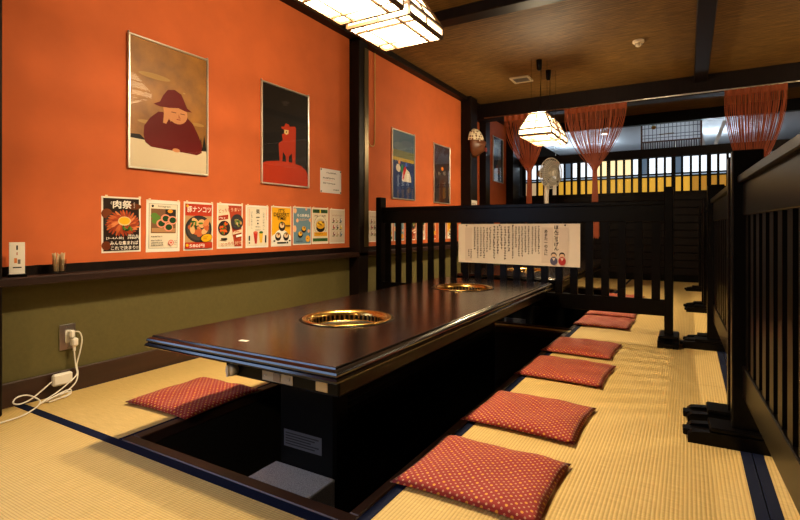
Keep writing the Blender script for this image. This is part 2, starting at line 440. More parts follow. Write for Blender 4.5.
m_y2 = mat('dull_amber_pane', (.6, .3, .05), .4, emit=(1, .48, .05), es=.30)
m_st = mat('pane_strip_blue', (.5, .6, .7), .3, emit=(.5, .68, .9), es=.45)
NX = 27; wx0, wx1 = -2.44, .60; pw = (wx1 - wx0) / NX
for i in range(NX + 1):
    x = wx0 + i * pw; t = .016 if i % 4 else .028
    box('lattice_bar', M_BLACK, win, x - t, x + t, YF - .02, YF + .02, 1.35, 1.87)
for z, t in ((1.575, .010), (1.615, .010), (1.872, .010)): box('lattice_rail', M_BLACK, win, wx0, wx1, YF - .025, YF + .025, z - t, z + t)
box('lattice_panel', M_BLACK, win, wx1, .95, YF - .02, YF + .06, 1.35, 1.87)
for i in range(NX):
    a, c = wx0 + i * pw + .01, wx0 + (i + 1) * pw - .01
    up = m_w1; lo = m_y1
    if i in (3, 6, 16, 20): up = m_w2
    if i in (10, 11, 12, 13, 14): up = m_w3
    if i in (0, 1, 4): lo = mat('pale_pane', (.7, .55, .35), .4, emit=(1, .68, .36), es=.45)
    if i > 21: lo = m_y2
    box('pane', up, win, a, c, YF + .04, YF + .045, 1.622, 1.868); box('pane', m_st, win, a, c, YF + .04, YF + .045, 1.58, 1.61)
    box('pane', lo, win, a, c, YF + .04, YF + .045, 1.352, 1.57)

# the next room seen through the gap above the header
nc = box('trim_13', M_CEILW, None, XW, XR, YF + .1, 12.6, 2.52, 2.58); struct(nc, 'white ceiling of the next room behind the header', 'ceiling')
nw = box('trim_14', mat('next_wall', (.55, .56, .58), .7), None, XW, XR, 12.6, 12.7, 0, 2.6); struct(nw, 'pale end wall of the next room', 'wall')
box('trim_15', M_DARK, None, XW, XR, 12.3, 12.4, 2.0, 2.2)
struct(bpy.data.objects['trim_15'], 'dark rail along the end wall of the next room', 'rail')
tl = empty('tube_light', (.3, 10.4, 2.12)); tag(tl, 'cool white tube light hung in the next room behind the header', 'light')
box('housing', M_WHITE, tl, -.62, .62, -.06, .06, -.03, .0)
for q in (-.5, .5): MB().tube([(q, 0, 0), (q, 0, .40)], .004, 6).build('rod', M_WHITE, tl)
MB().tube([(-.58, 0, .025), (.58, 0, .025)], .018, 10).build('tube', mat('tube_lit', (.9, .95, 1), .4, emit=(.72, .86, 1), es=NEXT_ROOM * 6), tl)
tl2 = copy_tree(tl); tl2.location = (-1.9, 10.6, 2.12); tl2['label'] = 'second tube light, behind the left string curtains'
sp = empty('ceiling_spotlight', (-1.28, 9.4, 2.52)); tag(sp, 'small round warm spotlight seen through the middle string curtain', 'light')
MB().lathe([(.06, 0), (.06, -.04), (.05, -.05)], n=20, cap1=True).build('bezel', M_WHITE, sp)
MB().lathe([(.045, -.052), (.0, -.056)], n=20).build('lens', mat('spot_lit', (1, .9, .8), .3, emit=(1, .85, .6), es=14), sp)
# framed transom hung behind the header
tr = empty('transom_screen', (-.24, 9.0, 2.06)); tag(tr, 'brown framed lattice transom hung below the white ceiling', 'screen')
m_trf = mat('transom_wood', (.09, .03, .015), .5)
for (a, c, z0, z1) in ((-.43, -.405, .0, .46), (.405, .43, .0, .46), (-.43, .43, .435, .46), (-.43, .43, .13, .15)): box('frame_bar', m_trf, tr, a, c, -.015, .015, z0, z1)
m_ts = mat('transom_slat', (.10, .10, .12), .5)
for i in range(14): box('slat', m_ts, tr, -.375 + i * .057, -.367 + i * .057, -.006, .006, .15, .435)
for z in (.20, .25, .36): box('slat', m_ts, tr, -.405, .405, -.007, .007, z - .004, z + .004)
def m_thin(name, col):
    m = bpy.data.materials.new(name); m.use_nodes = True; nt = m.node_tree; b = nt.nodes['Principled BSDF']; b.inputs['Base Color'].default_value = (*col, 1)
    t = nt.nodes.new('ShaderNodeBsdfTranslucent'); t.inputs[0].default_value = (*col, 1); x = nt.nodes.new('ShaderNodeMixShader'); x.inputs[0].default_value = .75
    nt.links.new(b.outputs[0], x.inputs[1]); nt.links.new(t.outputs[0], x.inputs[2]); nt.links.new(x.outputs[0], nt.nodes['Material Output'].inputs[0]); return m
MB().quad((-.405, .011, .15), (.405, .011, .15), (.405, .011, .435), (-.405, .011, .435)).build('paper_backing', m_thin('transom_paper', (.8, .8, .82)), tr)
for i in range(24): box('lower_slat', m_ts, tr, -.40 + i * .034, -.382 + i * .034, .0, .010, .0, .13)
MB().lathe([(.0, -.006), (.03, -.006), (.034, 0), (.03, .006), (0, .006)], n=20).build('gilt_disc', M_BRASS, tr).matrix_local = Matrix.Translation((-.24, -.03, .37)) @ Matrix.Rotation(PI / 2, 4, 'X')
MB().bar((-.16, -.03, .245), (.05, -.03, .252), .012, .014).build('gilt_stick', M_BRASS, tr)
# white slanting braces right of the transom
for i, (x, l) in enumerate(((.20, .34), (.40, .40))):
    o = MB().bar((x + (.10 if i else -.06), 9.2, 2.48), (x + (-.06 if i else .03), 9.2, 2.03), .05, .03, (0, 1, 0)).build('slanted_brace', M_CEILW)
    tag(o, ('white brace slanting left next to the transom screen', 'white brace slanting right near the right string curtain')[i], 'brace')

# ------------------------------------------------------------------ tables
def rect_ring(x0, x1, y0, y1, off, z): return [(x0 - off, y0 - off, z), (x1 + off, y0 - off, z), (x1 + off, y1 + off, z), (x0 - off, y1 + off, z)]
import bmesh
def make_table():
    T = empty('low_table', (0, 0, 0))
    x0, x1, y0, y1 = -1.771, -.899, 1.16, 3.763
    prof = [(0, .390), (.004, .3885), (.006, .383), (.011, .381), (.018, .377), (.021, .371), (.020, .366), (.016, .363), (.020, .360), (.025, .354), (.025, .349), (.020, .345), (0, .343)]
    e = MB()
    for off, z in prof: e.v += rect_ring(x0, x1, y0, y1, off, z)
    for i in range(len(prof) - 1):
        for k in range(4):
            a = i * 4 + k; b = i * 4 + (k + 1) % 4
            e.f.append((b, a, a + 4, b + 4)[::-1] if False else (a, a + 4, b + 4, b)); e.sm.append(False)
    n = (len(prof) - 1) * 4; e.f.append((n + 3, n + 2, n + 1, n)); e.sm.append(False)
    eo = e.build('moulded_edge', M_EDGE, T)
    bm = bmesh.new(); R = .214
    def loop(pts):
        vs = [bm.verts.new(p) for p in pts]; return [bm.edges.new((vs[i], vs[(i + 1) % len(vs)])) for i in range(len(vs))]
    es = loop(rect_ring(x0, x1, y0, y1, 0, .390))
    BC = ((-1.34, 1.817), (-1.34, 3.152))
    for bx, by in BC: es += loop([(bx + R * math.cos(2 * PI * k / 48), by + R * math.sin(2 * PI * k / 48), .390) for k in range(48)])
    bmesh.ops.triangle_fill(bm, use_beauty=True, edges=es)
    for f in bm.faces:
        if f.normal.z < 0: f.normal_flip()
    me = bpy.data.meshes.new('table_top'); bm.to_mesh(me); bm.free()
    top = bpy.data.objects.new('table_top', me); COL.objects.link(top); me.materials.append(M_TOP); top.parent = T
    for bx, by in BC:
        g = MB().lathe([(.2145, .385), (.2145, .3915), (.211, .393), (.203, .3915)], (bx, by, 0), 48).build('grill_surround', M_BLACK, T)
        MB().lathe([(.203, .390), (.203, .395), (.199, .3975), (.188, .3965), (.178, .392), (.171, .384), (.169, .374)], (bx, by, 0), 48).build('brass_ring', M_BRASS, g)
        MB().lathe([(.173, .380), (.173, .33), (.15, .326), (.0, .322)], (bx, by, 0), 48).build('fire_bowl', M_PED, g)
        t = MB()
        for k in range(44):
            a = 2 * PI * k / 44; p = Vector((bx + .168 * math.cos(a), by + .168 * math.sin(a), 0)); d = Vector((-math.sin(a), math.cos(a), 0))
            t.bar(p + Vector((0, 0, .352)), p + Vector((0, 0, .378)), .0075, .009, d)
        t.lathe([(.172, .352), (.165, .353), (.160, .349)], (bx, by, 0), 48)
        tag(t.build('vent_teeth', M_BRASS, g), kind='stuff')
        MB().lathe([(.118, .336), (.122, .349), (.112, .352), (.06, .344), (.0, .343)], (bx, by, 0), 40).build('drip_dish', mat('dark_brass', (.12, .085, .04), .35, metal=1), g)  # dish in a darker brass than the ring
        MB().lathe([(.160, .328), (.16, .348), (.145, .350), (.138, .338)], (bx, by, 0), 40).build('inner_ring', mat('dark_steel', (.06, .055, .05), .35, metal=.8), g)
    ap = MB().box(-1.42, -.915, 1.20, 3.72, .282, .344, .006).build('apron', M_BLACK, T)
    pe = MB().box(-1.486, -1.19, 1.534, 3.39, -.42, .283, .012).build('pedestal', M_PED, T)
    for i in range(14): box('louvre', M_BLACK, pe, -1.19, -1.184, 1.62, 3.3, -.1 + i * .026, -.085 + i * .026)
    o = MB()
    o.quad((-1.455, 1.532, -.105), (-1.255, 1.532, -.105), (-1.255, 1.532, -.035), (-1.455, 1.532, -.035))
    o.build('label_plate', mat('pedestal_label', (.10, .10, .12), .5), pe)
    for i in range(5): box('printed_line', flat((.03, .03, .035)), pe, -1.445, -1.27 - .02 * (i % 3), 1.530, 1.5315, -.05 - i * .011, -.046 - i * .011)
    k = MB().lathe([(.021, 0), (.021, .02), (.018, .026), (.0, .027)], n=24, cap0=True).build('gas_knob', M_KNOB, ap)
    k.matrix_local = Matrix.Translation((-1.372, 1.20, .306)) @ Matrix.Rotation(PI / 2, 4, 'X')
    box('knob_grip', M_KNOB, k, -.004, .004, -.019, .019, .026, .034)
    s = box('switch_plate', M_GREY, ap, -1.235, -1.10, 1.196, 1.2, .291, .325, .001)
    box('socket_insert', mat('switch_insert', (.20, .15, .12), .4), s, -1.182, -1.152, 1.193, 1.196, .295, .321)
    for x in (-1.222, -1.113): MB().lathe([(.003, 0), (.003, .002), (0, .003)], n=10).build('screw', M_STEEL, s).matrix_local = Matrix.Translation((x, 1.196, .308)) @ Matrix.Rotation(PI / 2, 4, 'X')
    box('small_plate', mat('brassy_plate', (.5, .40, .24), .4, metal=.5), ap, -1.005, -.958, 1.197, 1.2, .292, .322, .001)
    return T
table = make_table(); tag(table, 'long low dark lacquered table with two brass grill rings, nearest the viewer', 'table', 'low grill tables')
table2 = copy_tree(table); table2.location = (-.03, TSH, 0); table2['label'] = 'second low lacquered grill table, behind the slatted partition'
gs = MB().box(-1.50, -1.188, 1.37, 1.533, -.42, -.18, .004).build('granite_block', M_GRAN); tag(gs, 'grey granite block under the table pedestal in the pit', 'stone block')
gs2 = copy_tree(gs); gs2.location = (-.03, TSH, 0); gs2['label'] = 'granite block under the second table behind the partition'
ts = box('paper_sticker', mat('sticker', (.85, .76, .6), .5), None, -.018, .018, -.009, .009, 0, .0008); ts.location = (-1.395, 1.262, .390); ts.rotation_euler = (0, 0, .1)
tag(ts, 'small white sticker on the near end of the table', 'sticker')

# ------------------------------------------------------------------ floor cushions
def cushion_mesh(wx, wy, h, seed):
    rnd = random.Random(seed); m = MB(); N = 18; uv = []
    ph = [rnd.uniform(0, 6) for _ in range(6)]
    def pt(i, j, top):
        u = -1 + 2 * i / N; v = -1 + 2 * j / N
        pin = 1 - .05 * (1 - abs(u) ** 2) * abs(v) ** 3; pin2 = 1 - .05 * (1 - abs(v) ** 2) * abs(u) ** 3
        e = (max(0, 1 - abs(u) ** 3.2) * max(0, 1 - abs(v) ** 3.2)) ** .42
        wv = .004 * math.sin(5 * u + ph[0]) * math.sin(4 * v + ph[1]) + .003 * math.sin(9 * u + 7 * v + ph[2])
        z = .012 + (e * (h - .012) + wv * e if top else -e * .0118)
        if not top: z = max(z, .0006)
        return (u * wx / 2 * pin2, v * wy / 2 * pin, z), ((u * .5) * wx, (v * .5) * wy)
    idx = {}
    for top in (1, 0):
        for i in range(N + 1):
            for j in range(N + 1):
                if not top and (i in (0, N) or j in (0, N)): idx[(0, i, j)] = idx[(1, i, j)]; continue
                p, q = pt(i, j, top); idx[(top, i, j)] = len(m.v); m.v.append(p); uv.append(q)
    for top in (1, 0):
        for i in range(N):
            for j in range(N):
                f = (idx[(top, i, j)], idx[(top, i + 1, j)], idx[(top, i + 1, j + 1)], idx[(top, i, j + 1)])
                m.f.append(f if top else f[::-1]); m.sm.append(True)
    me = m.mesh('cushion_cover'); ul = me.uv_layers.new(name='UVMap')
    for l in me.loops: ul.data[l.index].uv = uv[l.vertex_index]
    me.materials.append(M_CUSH); return me
CU = [(-.568, 1.507, .46, .41, -.5, 'red dotted floor cushion nearest the viewer, right of the table'),
      (-.578, 2.085, .455, .43, -1.5, 'second red dotted cushion from the viewer along the right side of the table'),
      (-.583, 2.83, .45, .45, -2, 'third red dotted cushion from the viewer along the right side of the table'),
      (-.603, 3.415, .43, .45, -2, 'fourth red dotted cushion, just before the slatted partition'),
      (-.603, 4.43, .43, .47, -1, 'red cushion seen under the bottom rail of the slatted partition'),
      (-.61, 4.96, .43, .45, 0, 'red cushion half hidden behind the one under the partition rail'),
      (-.64, 6.08, .43, .46, 0, 'farthest red cushion, seen between the partition slats'),
      (-1.995, 1.515, .42, .43, 1, 'red dotted cushion lying alone by the olive wall, left of the table')]
for i, (x, y, a, b, rz, lab) in enumerate(CU):
    o = bpy.data.objects.new('floor_cushion', cushion_mesh(a, b, .038, i)); COL.objects.link(o)
    o.location = (x, y, .001); o.rotation_euler = (0, 0, math.radians(rz)); tag(o, lab, 'cushion', 'red dotted floor cushions')

# ------------------------------------------------------------------ slatted partitions
def partition(L, loc, rz, label, hanging=True):
    P = empty('slatted_partition', loc, rz); tag(P, label, 'partition', 'black slatted partitions')
    for s in (-1, 1):
        x = s * (L / 2 - .025)
        MB().box(x - .027, x + .027, -.048, .048, .03, 1.085, .004).build('post', M_BLACK, P)
        ft = empty('foot'); ft.parent = P
        for y in (-1, 1):
            o = MB(); xc = x + y * .045; w = .018
            pr = [(-.19, 0), (.19, 0), (.19, .028), (.175, .042), (.12, .048), (-.12, .048), (-.175, .042), (-.19, .028)]
            a = [(xc - w, p, q) for p, q in pr]; b = [(xc + w, p, q) for p, q in pr]
            o.poly(a[::-1]); o.poly(b)
            for k in range(8): o.quad(a[k], a[(k + 1) % 8], b[(k + 1) % 8], b[k])
            o.build('foot_bar', M_BLACK, ft)
        MB().box(x - .027, x + .027, -.205, .205, .012, .036, .004).build('foot_bar', M_BLACK, ft)
        MB().box(x - .060, x + .060, -.12, .12, .048, .066, .005).build('foot_cap', M_BLACK, ft)
    x0, x1 = -L / 2 + .05, L / 2 - .05
    MB().box(x0, x1, -.016, .016, .187, .30, .003).build('bottom_rail', M_BLACK, P)
    MB().box(x0, x1, -.016, .016, .845, .972, .003).build('top_rail', M_BLACK, P)
    MB().box(x0, x1, -.032, .032, .962, .992, .004).build('cap_rail', M_BLACK, P)
    n = max(2, round((x1 - x0) / .1125)); pitch = (x1 - x0) / n
    me = MB().box(-.027, .027, -.010, .010, .298, .847).mesh('slat'); me.materials.append(M_BLACK)
    for i in range(n):
        o = bpy.data.objects.new('slat', me); COL.objects.link(o); o.parent = P; o.location = (x0 + (i + .5) * pitch, 0, 0)
    return P
pf = partition(2.42, (-1.30, 3.90, 0), 0, 'black slatted partition at the end of the table, with the paper notice hung on it')
RZ = PI / 2 + .039
partition(1.66, (.218, 1.40, 0), RZ, 'black slatted partition nearest the viewer at the right edge')
partition(1.50, (.172, 3.13, 0), PI / 2 + .02, 'second slatted partition in the row on the right, behind the nearest')
partition(1.55, (.175, 4.75, 0), PI / 2, 'third slatted partition in the right-hand row, beyond the table end')
partition(1.62, (.165, 6.52, 0), PI / 2, 'farthest slatted partition in the right-hand row')

# ------------------------------------------------------------------ lamps
def make_lamp():
    Lp = empty('pendant_lamp'); s = .18; sk = .055; ht = .205; ts_ = .095
    bt = .009
    def b(a, c, w_=bt): return MB().bar(a, c, w_, w_).build('frame_bar', M_BAMB, Lp)
    def pan(*pts, m_=None): return MB().poly(pts).build('paper_panel', m_ or M_LAMP, Lp)
    cu = (-s, -.56 * s, .56 * s, s)
    for i in range(3):
        for j in range(3): pan((cu[i], cu[j], .004), (cu[i], cu[j + 1], .004), (cu[i + 1], cu[j + 1], .004), (cu[i + 1], cu[j], .004), m_=M_LAMPB)
    for q in (1, 2): b((cu[q], -s, 0), (cu[q], s, 0), .010); b((-s, cu[q], 0), (s, cu[q], 0), .010)
    R = [Matrix.Rotation(k * PI / 2, 3, 'Z') for k in range(4)]
    for r in R:
        T = lambda x, y, z: tuple(r @ Vector((x, y, z)))
        b(T(-s, -s, 0), T(s, -s, 0), .017); b(T(-s, -s, sk), T(s, -s, sk), .014); b(T(-s, -s, -.004), T(-s, -s, sk), .013); b(T(0, -s, 0), T(0, -s, sk), .008)
        b(T(-s, -s, sk), T(-ts_, -ts_, ht), .013); b(T(-ts_, -ts_, ht), T(ts_, -ts_, ht), .012); b(T(0, -s, sk), T(0, -ts_, ht), .008)
        zm = (sk + ht) / 2; sm_ = (s + ts_) / 2; b(T(-sm_, -sm_, zm), T(sm_, -sm_, zm), .008)
        for h in (0, 1):
            xa, xb = (-s, 0) if h == 0 else (0, s)
            pan(T(xa, -s + .002, 0), T(xb, -s + .002, 0), T(xb, -s + .002, sk), T(xa, -s + .002, sk))
            for (z0, w0, z1, w1) in ((sk, s, zm, sm_), (zm, sm_, ht, ts_)):
                a0, a1 = (-w0, 0) if h == 0 else (0, w0); c0, c1 = (-w1, 0) if h == 0 else (0, w1)
                pan(T(a0, -w0 + .003, z0), T(a1, -w0 + .003, z0), T(c1, -w1 + .003, z1), T(c0, -w1 + .003, z1), m_=M_LAMPR)
    MB().box(-ts_, ts_, -ts_, ts_, ht + .01, ht + .014).build('top_board', M_BAMB, Lp)
    H = ZC - 1.827
    ld = bpy.data.lights.new('bulb', 'POINT'); ld.energy = BULB; ld.color = (1, .79, .50); ld.shadow_soft_size = .045
    lo = bpy.data.objects.new('bulb', ld); COL.objects.link(lo); lo.parent = Lp; lo.location = (0, 0, .10)
    for x, y in ((-.07, -.07), (.07, .07)):
        MB().tube([(x, y, ht), (x, y, H)], .0018, 5).build('suspension_wire', M_BLACK, Lp)
    MB().tube(spline([(0, 0, ht), (.01, .0, ht + .12), (.02, 0, H - .1), (.0, 0, H - .03)]), .004, 6).build('cable', M_BLACK, Lp)
    MB().lathe([(.012, H - .10), (.028, H - .085), (.032, H - .03), (.034, H)], n=20, cap0=True).build('ceiling_cup', M_BLACK, Lp)
    return Lp
lamp = make_lamp()
LP = [(-1.33, 1.81, 'square paper pendant lamp at the top edge, nearer of the pair above the table'),
      (-1.33, 2.235, 'square paper pendant lamp, farther of the pair above the near table'),
      (-1.34, 5.17, 'square paper pendant lamp hanging by cords in front of the far curtains'),
      (-1.34, 5.56, 'paper pendant lamp half hidden behind the hanging lamp in the distance'),
      (1.50, 3.4, 'paper pendant lamp over the tables right of the partitions, nearer one'),
      (1.50, 5.6, 'paper pendant lamp over the tables right of the partitions, farther one'),
      (-1.0, -1.2, 'paper pendant lamp behind the viewer')]
for i, (x, y, lab) in enumerate(LP):
    o = lamp if i == 0 else copy_tree(lamp)
    o.location = (x, y, 1.827)
    if i in (2, 3): o.location.z = 1.752; o.scale = (.93, .93, 1.104)
    tag(o, lab, 'lamp', 'paper pendant lamps')

# ------------------------------------------------------------------ ceiling fittings
v = empty('ceiling_vent', (-1.69, 5.72, ZC)); tag(v, 'square metal air vent in the reed ceiling', 'vent')
for (a, c, d, e) in ((-.11, .11, -.11, -.085), (-.11, .11, .085, .11), (-.11, -.085, -.085, .085), (.085, .11, -.085, .085)): box('frame', mat('vent_frame', (.42, .33, .2), .5), v, a, c, d, e, -.015, 0)
for i in range(7): box('slat', mat('vent_slat', (.10, .08, .06), .6), v, -.085, .085, -.078 + i * .024, -.068 + i * .024, -.012, -.004)
box('backing', M_PED, v, -.085, .085, -.085, .085, -.003, 0)
sd = empty('smoke_detector', (-.40, 5.10, ZC)); tag(sd, 'small round smoke detector on the ceiling', 'smoke detector')
MB().lathe([(.05, 0), (.05, -.018), (.042, -.026), (.03, -.028)], n=28, cap1=True).build('base', mat('detector_body', (.62, .50, .34), .5), sd)
MB().lathe([(.024, -.028), (.024, -.048), (.014, -.056), (0, -.057)], n=20).build('sensor_head', mat('detector_body', (.62, .5, .34), .5), sd)
for k in range(5):
    a = k * 2 * PI / 5; box('sensor_rib', M_GREY, sd, .030 * math.cos(a) - .003, .030 * math.cos(a) + .003, .030 * math.sin(a) - .003, .030 * math.sin(a) + .003, -.046, -.026)

# ------------------------------------------------------------------ prints, posters and notices
WALLM = Matrix(((0, 0, 1, 0), (1, 0, 0, 0), (0, 1, 0, 0), (0, 0, 0, 1)))      # local x -> +Y, y -> Z, z -> +X
_tc = {}
def text_mesh(s, bold=0, vertical=False, spacing=1.0):
    key = (s, bold, vertical, spacing)
    if key in _tc: return _tc[key]
    cu = bpy.data.curves.new('print', 'FONT'); cu.body = '\n'.join(s) if vertical else s
    cu.align_x = 'CENTER'; cu.align_y = 'CENTER'; cu.resolution_u = 2; cu.offset = bold * .35; cu.space_line = spacing if vertical else .95
    o = bpy.data.objects.new('print', cu); COL.objects.link(o); bpy.context.view_layer.update()
    me = bpy.data.meshes.new_from_object(o.evaluated_get(bpy.context.evaluated_depsgraph_get()))
    bpy.data.objects.remove(o); bpy.data.curves.remove(cu)
    xs = [v_.co.x for v_ in me.vertices]; ys = [v_.co.y for v_ in me.vertices]
    cx, cy = (min(xs) + max(xs)) / 2, (min(ys) + max(ys)) / 2
    pts = [(v_.co.x - cx, v_.co.y - cy) for v_ in me.vertices]; fs = [tuple(p.vertices) for p in me.polygons]
    _tc[key] = (pts, fs, max(xs) - min(xs), max(ys) - min(ys)); bpy.data.meshes.remove(me)
    return _tc[key]
class Sheet:
    """flat printed sheet; all prints in metres from the lower left corner"""
    def __init__(s, parent, w_, h_, z0): s.p = parent; s.w = w_; s.h = h_; s.z = z0
    def _b(s, m, name, material): s.z += .00025; return m.build(name, material, s.p)
    def X(s, x): return (x - .5) * s.w
    def Y(s, y): return (y - .5) * s.h
    def rect(s, x0, y0, x1, y1, c, name='printed_panel'):
        z = s.z + .00025; return s._b(MB().quad((s.X(x0), s.Y(y0), z), (s.X(x1), s.Y(y0), z), (s.X(x1), s.Y(y1), z), (s.X(x0), s.Y(y1), z)), name, c)
    def poly(s, pts, c, name='printed_shape'):
        z = s.z + .00025
        # fan from the centroid keeps concave outlines usable
        bm = bmesh.new(); vs = [bm.verts.new((s.X(a), s.Y(b), z)) for a, b in pts]
        es = [bm.edges.new((vs[i], vs[(i + 1) % len(vs)])) for i in range(len(vs))]
        bmesh.ops.triangle_fill(bm, use_beauty=True, edges=es)
        for f in bm.faces:
            if f.normal.z < 0: f.normal_flip()
        me = bpy.data.meshes.new(name); bm.to_mesh(me); bm.free(); me.materials.append(c)
        o = bpy.data.objects.new(name, me); COL.objects.link(o); o.parent = s.p; s.z = z; return o
    def ell(s, cx, cy, rx, ry, c, name='printed_disc', rot=0, n=20):
        pts = []
        for k in range(n):
            a = 2 * PI * k / n; x, y = rx * math.cos(a), ry * math.sin(a)
            x, y = x * s.w, y * s.h
            pts.append((s.X(cx) + x * math.cos(rot) - y * math.sin(rot), s.Y(cy) + x * math.sin(rot) + y * math.cos(rot), s.z + .00025))
        return s._b(MB().poly(pts), name, c)
    def text(s, t, cx, cy, w_, h_, c, bold=.02, vertical=False, rot=0, spacing=1.0):
        pts, fs, tw, th = text_mesh(t, bold, vertical, spacing)
        sx = w_ * s.w / tw; sy = h_ * s.h / th; m = MB(); z = s.z + .00025
        for x, y in pts:
            x *= sx; y *= sy
            m.v.append((s.X(cx) + x * math.cos(rot) - y * math.sin(rot), s.Y(cy) + x * math.sin(rot) + y * math.cos(rot), z))
        m.f = list(fs); m.sm = [False] * len(fs)
        return s._b(m, 'printed_text', c)
    def lines(s, x0, y0, x1, y1, n, c, seed=0, vertical=False, fill=.85):
        """rows of marks too small to read"""
        rnd = random.Random(seed); m = MB(); z = s.z + .00025
        W, Hh = (x1 - x0) * s.w, (y1 - y0) * s.h
        for i in range(n):
            run, cross = (Hh, W / n) if vertical else (W, Hh / n)
            ch = cross * .55; end = run * rnd.uniform(fill - .25, fill + .15); p = 0
            while p + ch < min(end, run):
                for _ in range(5):
                    a = p + rnd.uniform(0, ch * .7); l = rnd.uniform(.35, .75) * ch; t0 = rnd.uniform(0, ch * .8); th = ch * .24
                    if rnd.random() < .5: r_ = (a, a + l, t0, t0 + th)
                    else: r_ = (a, a + th, t0 * .6, t0 * .6 + l)
                    if vertical:
                        cx = s.X(x0) + (i + .25) * cross; ty = s.Y(y1) - r_[0]
                        q = (cx + r_[2], cx + r_[3], ty - (r_[1] - r_[0]), ty)
                    else:
                        cy = s.Y(y1) - (i + .2) * cross; tx = s.X(x0) + r_[0]
                        q = (tx, tx + r_[1] - r_[0], cy - r_[3], cy - r_[2])
                    m.quad((q[0], q[2], z), (q[1], q[2], z), (q[1], q[3], z), (q[0], q[3], z))
                p += ch * 1.25
        return tag(s._b(m, 'printed_text', c), kind='stuff')
def wall_item(name, label, cat, group, yc, zc, x=XW, tilt=0):
    e = empty(name); e.matrix_world = Matrix.Translation((x, yc, zc)) @ WALLM @ Matrix.Rotation(tilt, 4, 'Z'); tag(e, label, cat, group); return e

K = C(22, 16, 14); WHT = C(240, 232, 220); RED = C(178, 52, 28); YEL = C(232, 168, 24); GRN = C(52, 92, 40)
MEAT = [C(196, 98, 50), C(170, 72, 36), C(214, 128, 78), C(150, 58, 32)]
LEAF = [C(46, 84, 32), C(86, 122, 48), C(30, 60, 28)]
def plate(s, cx, cy, r, seed, col=None, n=14, mats=None):
    rnd = random.Random(seed); a = s.w / s.h; mats = mats or MEAT
    s.ell(cx, cy, r, r * a, col or C(40, 34, 34), 'printed_plate', n=26)
    for i in range(n):
        t = rnd.uniform(0, 2 * PI); q = rnd.uniform(.15, .68) * r
        s.ell(cx + q * math.cos(t), cy + q * a * math.sin(t), r * rnd.uniform(.18, .3), r * a * rnd.uniform(.12, .2), rnd.choice(mats), 'printed_food', rot=rnd.uniform(0, 3), n=10)
    for i in range(4):
        t = rnd.uniform(0, 2 * PI); q = rnd.uniform(.0, .4) * r
        s.ell(cx + q * math.cos(t), cy + q * a * math.sin(t), r * .14, r * a * .09, rnd.choice(LEAF), 'printed_food', rot=rnd.uniform(0, 3), n=8)

AW, AH = .212, .297
def art_meat(s):
    s.rect(.03, .02, .97, .98, C(38, 24, 18)); s.ell(.12, .70, .14, .09, C(110, 52, 22)); s.ell(.82, .84, .22, .06, C(96, 48, 18)); s.ell(.1, .12, .12, .08, C(100, 44, 18))
    s.text('肉祭', .52, .87, .50, .15, WHT, .05); s.lines(.20, .80, .26, .92, 1, WHT, 1, True); s.lines(.80, .80, .86, .92, 1, WHT, 2, True)
    s.ell(.52, .52, .47, .23, C(58, 50, 48), 'printed_plate', n=30)
    rm = random.Random(11)
    for rad, nk, ln in ((.33, 30, .13), (.22, 24, .12)):
        for k in range(nk):
            t = 2 * PI * k / nk + rm.uniform(-.06, .06); q = rad + rm.uniform(-.02, .02)
            s.ell(.52 + q * math.cos(t), .52 + q * .5 * math.sin(t), ln, .021, MEAT[rm.randrange(4)], 'printed_food', rot=math.atan2(.5 * math.sin(t) * AH, math.cos(t) * AW) + .35, n=10)
    s.ell(.53, .565, .17, .085, C(214, 190, 140), 'printed_plate'); s.ell(.53, .57, .145, .068, C(228, 170, 30), 'printed_food')
    for k in range(5): s.ell(.50 + .05 * k, .44 - .02 * (k % 3), .03, .05, LEAF[k % 3], 'printed_food', rot=k * .9, n=8)
    s.text('[3~4人前]', .28, .255, .44, .05, WHT, .03); s.text('税込み', .76, .30, .28, .035, WHT, .03); s.text('3980円', .76, .255, .32, .05, WHT, .04)
    s.text('みんな集まれば', .52, .165, .74, .075, WHT, .05); s.text('これで決まり!!', .53, .075, .72, .075, WHT, .05)
def art_insta(s):
    s.rect(.06, .06, .94, .94, C(60, 54, 46)); s.rect(.07, .065, .93, .935, C(222, 208, 184)); s.ell(.17, .89, .035, .025, K); s.text('Instagram', .52, .885, .38, .05, K, .0)
    s.rect(.12, .36, .88, .84, C(120, 84, 56), 'printed_photo'); s.rect(.55, .70, .88, .84, C(40, 34, 32), 'printed_photo'); s.ell(.70, .80, .08, .035, C(224, 140, 30), 'printed_food')
    for x, y in ((.22, .70), (.30, .66), (.25, .60)): s.ell(x, y, .11, .06, LEAF[1], 'printed_food', n=10)
    s.rect(.14, .38, .86, .46, C(176, 130, 86), 'printed_photo')
    for x, y in ((.42, .55), (.55, .65), (.76, .62), (.64, .48)):
        s.ell(x, y, .145, .085, C(222, 146, 120), 'printed_food'); s.ell(x + .01, y, .105, .06, LEAF[2], 'printed_food')
    s.lines(.12, .27, .6, .32, 1, C(90, 80, 70), 3); s.lines(.12, .10, .58, .24, 3, C(50, 44, 40), 4)
    s.ell(.72, .17, .085, .058, C(214, 84, 70)); s.ell(.72, .17, .06, .042, C(226, 210, 190)); s.ell(.72, .17, .035, .025, C(214, 84, 70)); s.lines(.81, .12, .93, .22, 3, C(120, 100, 90), 5)
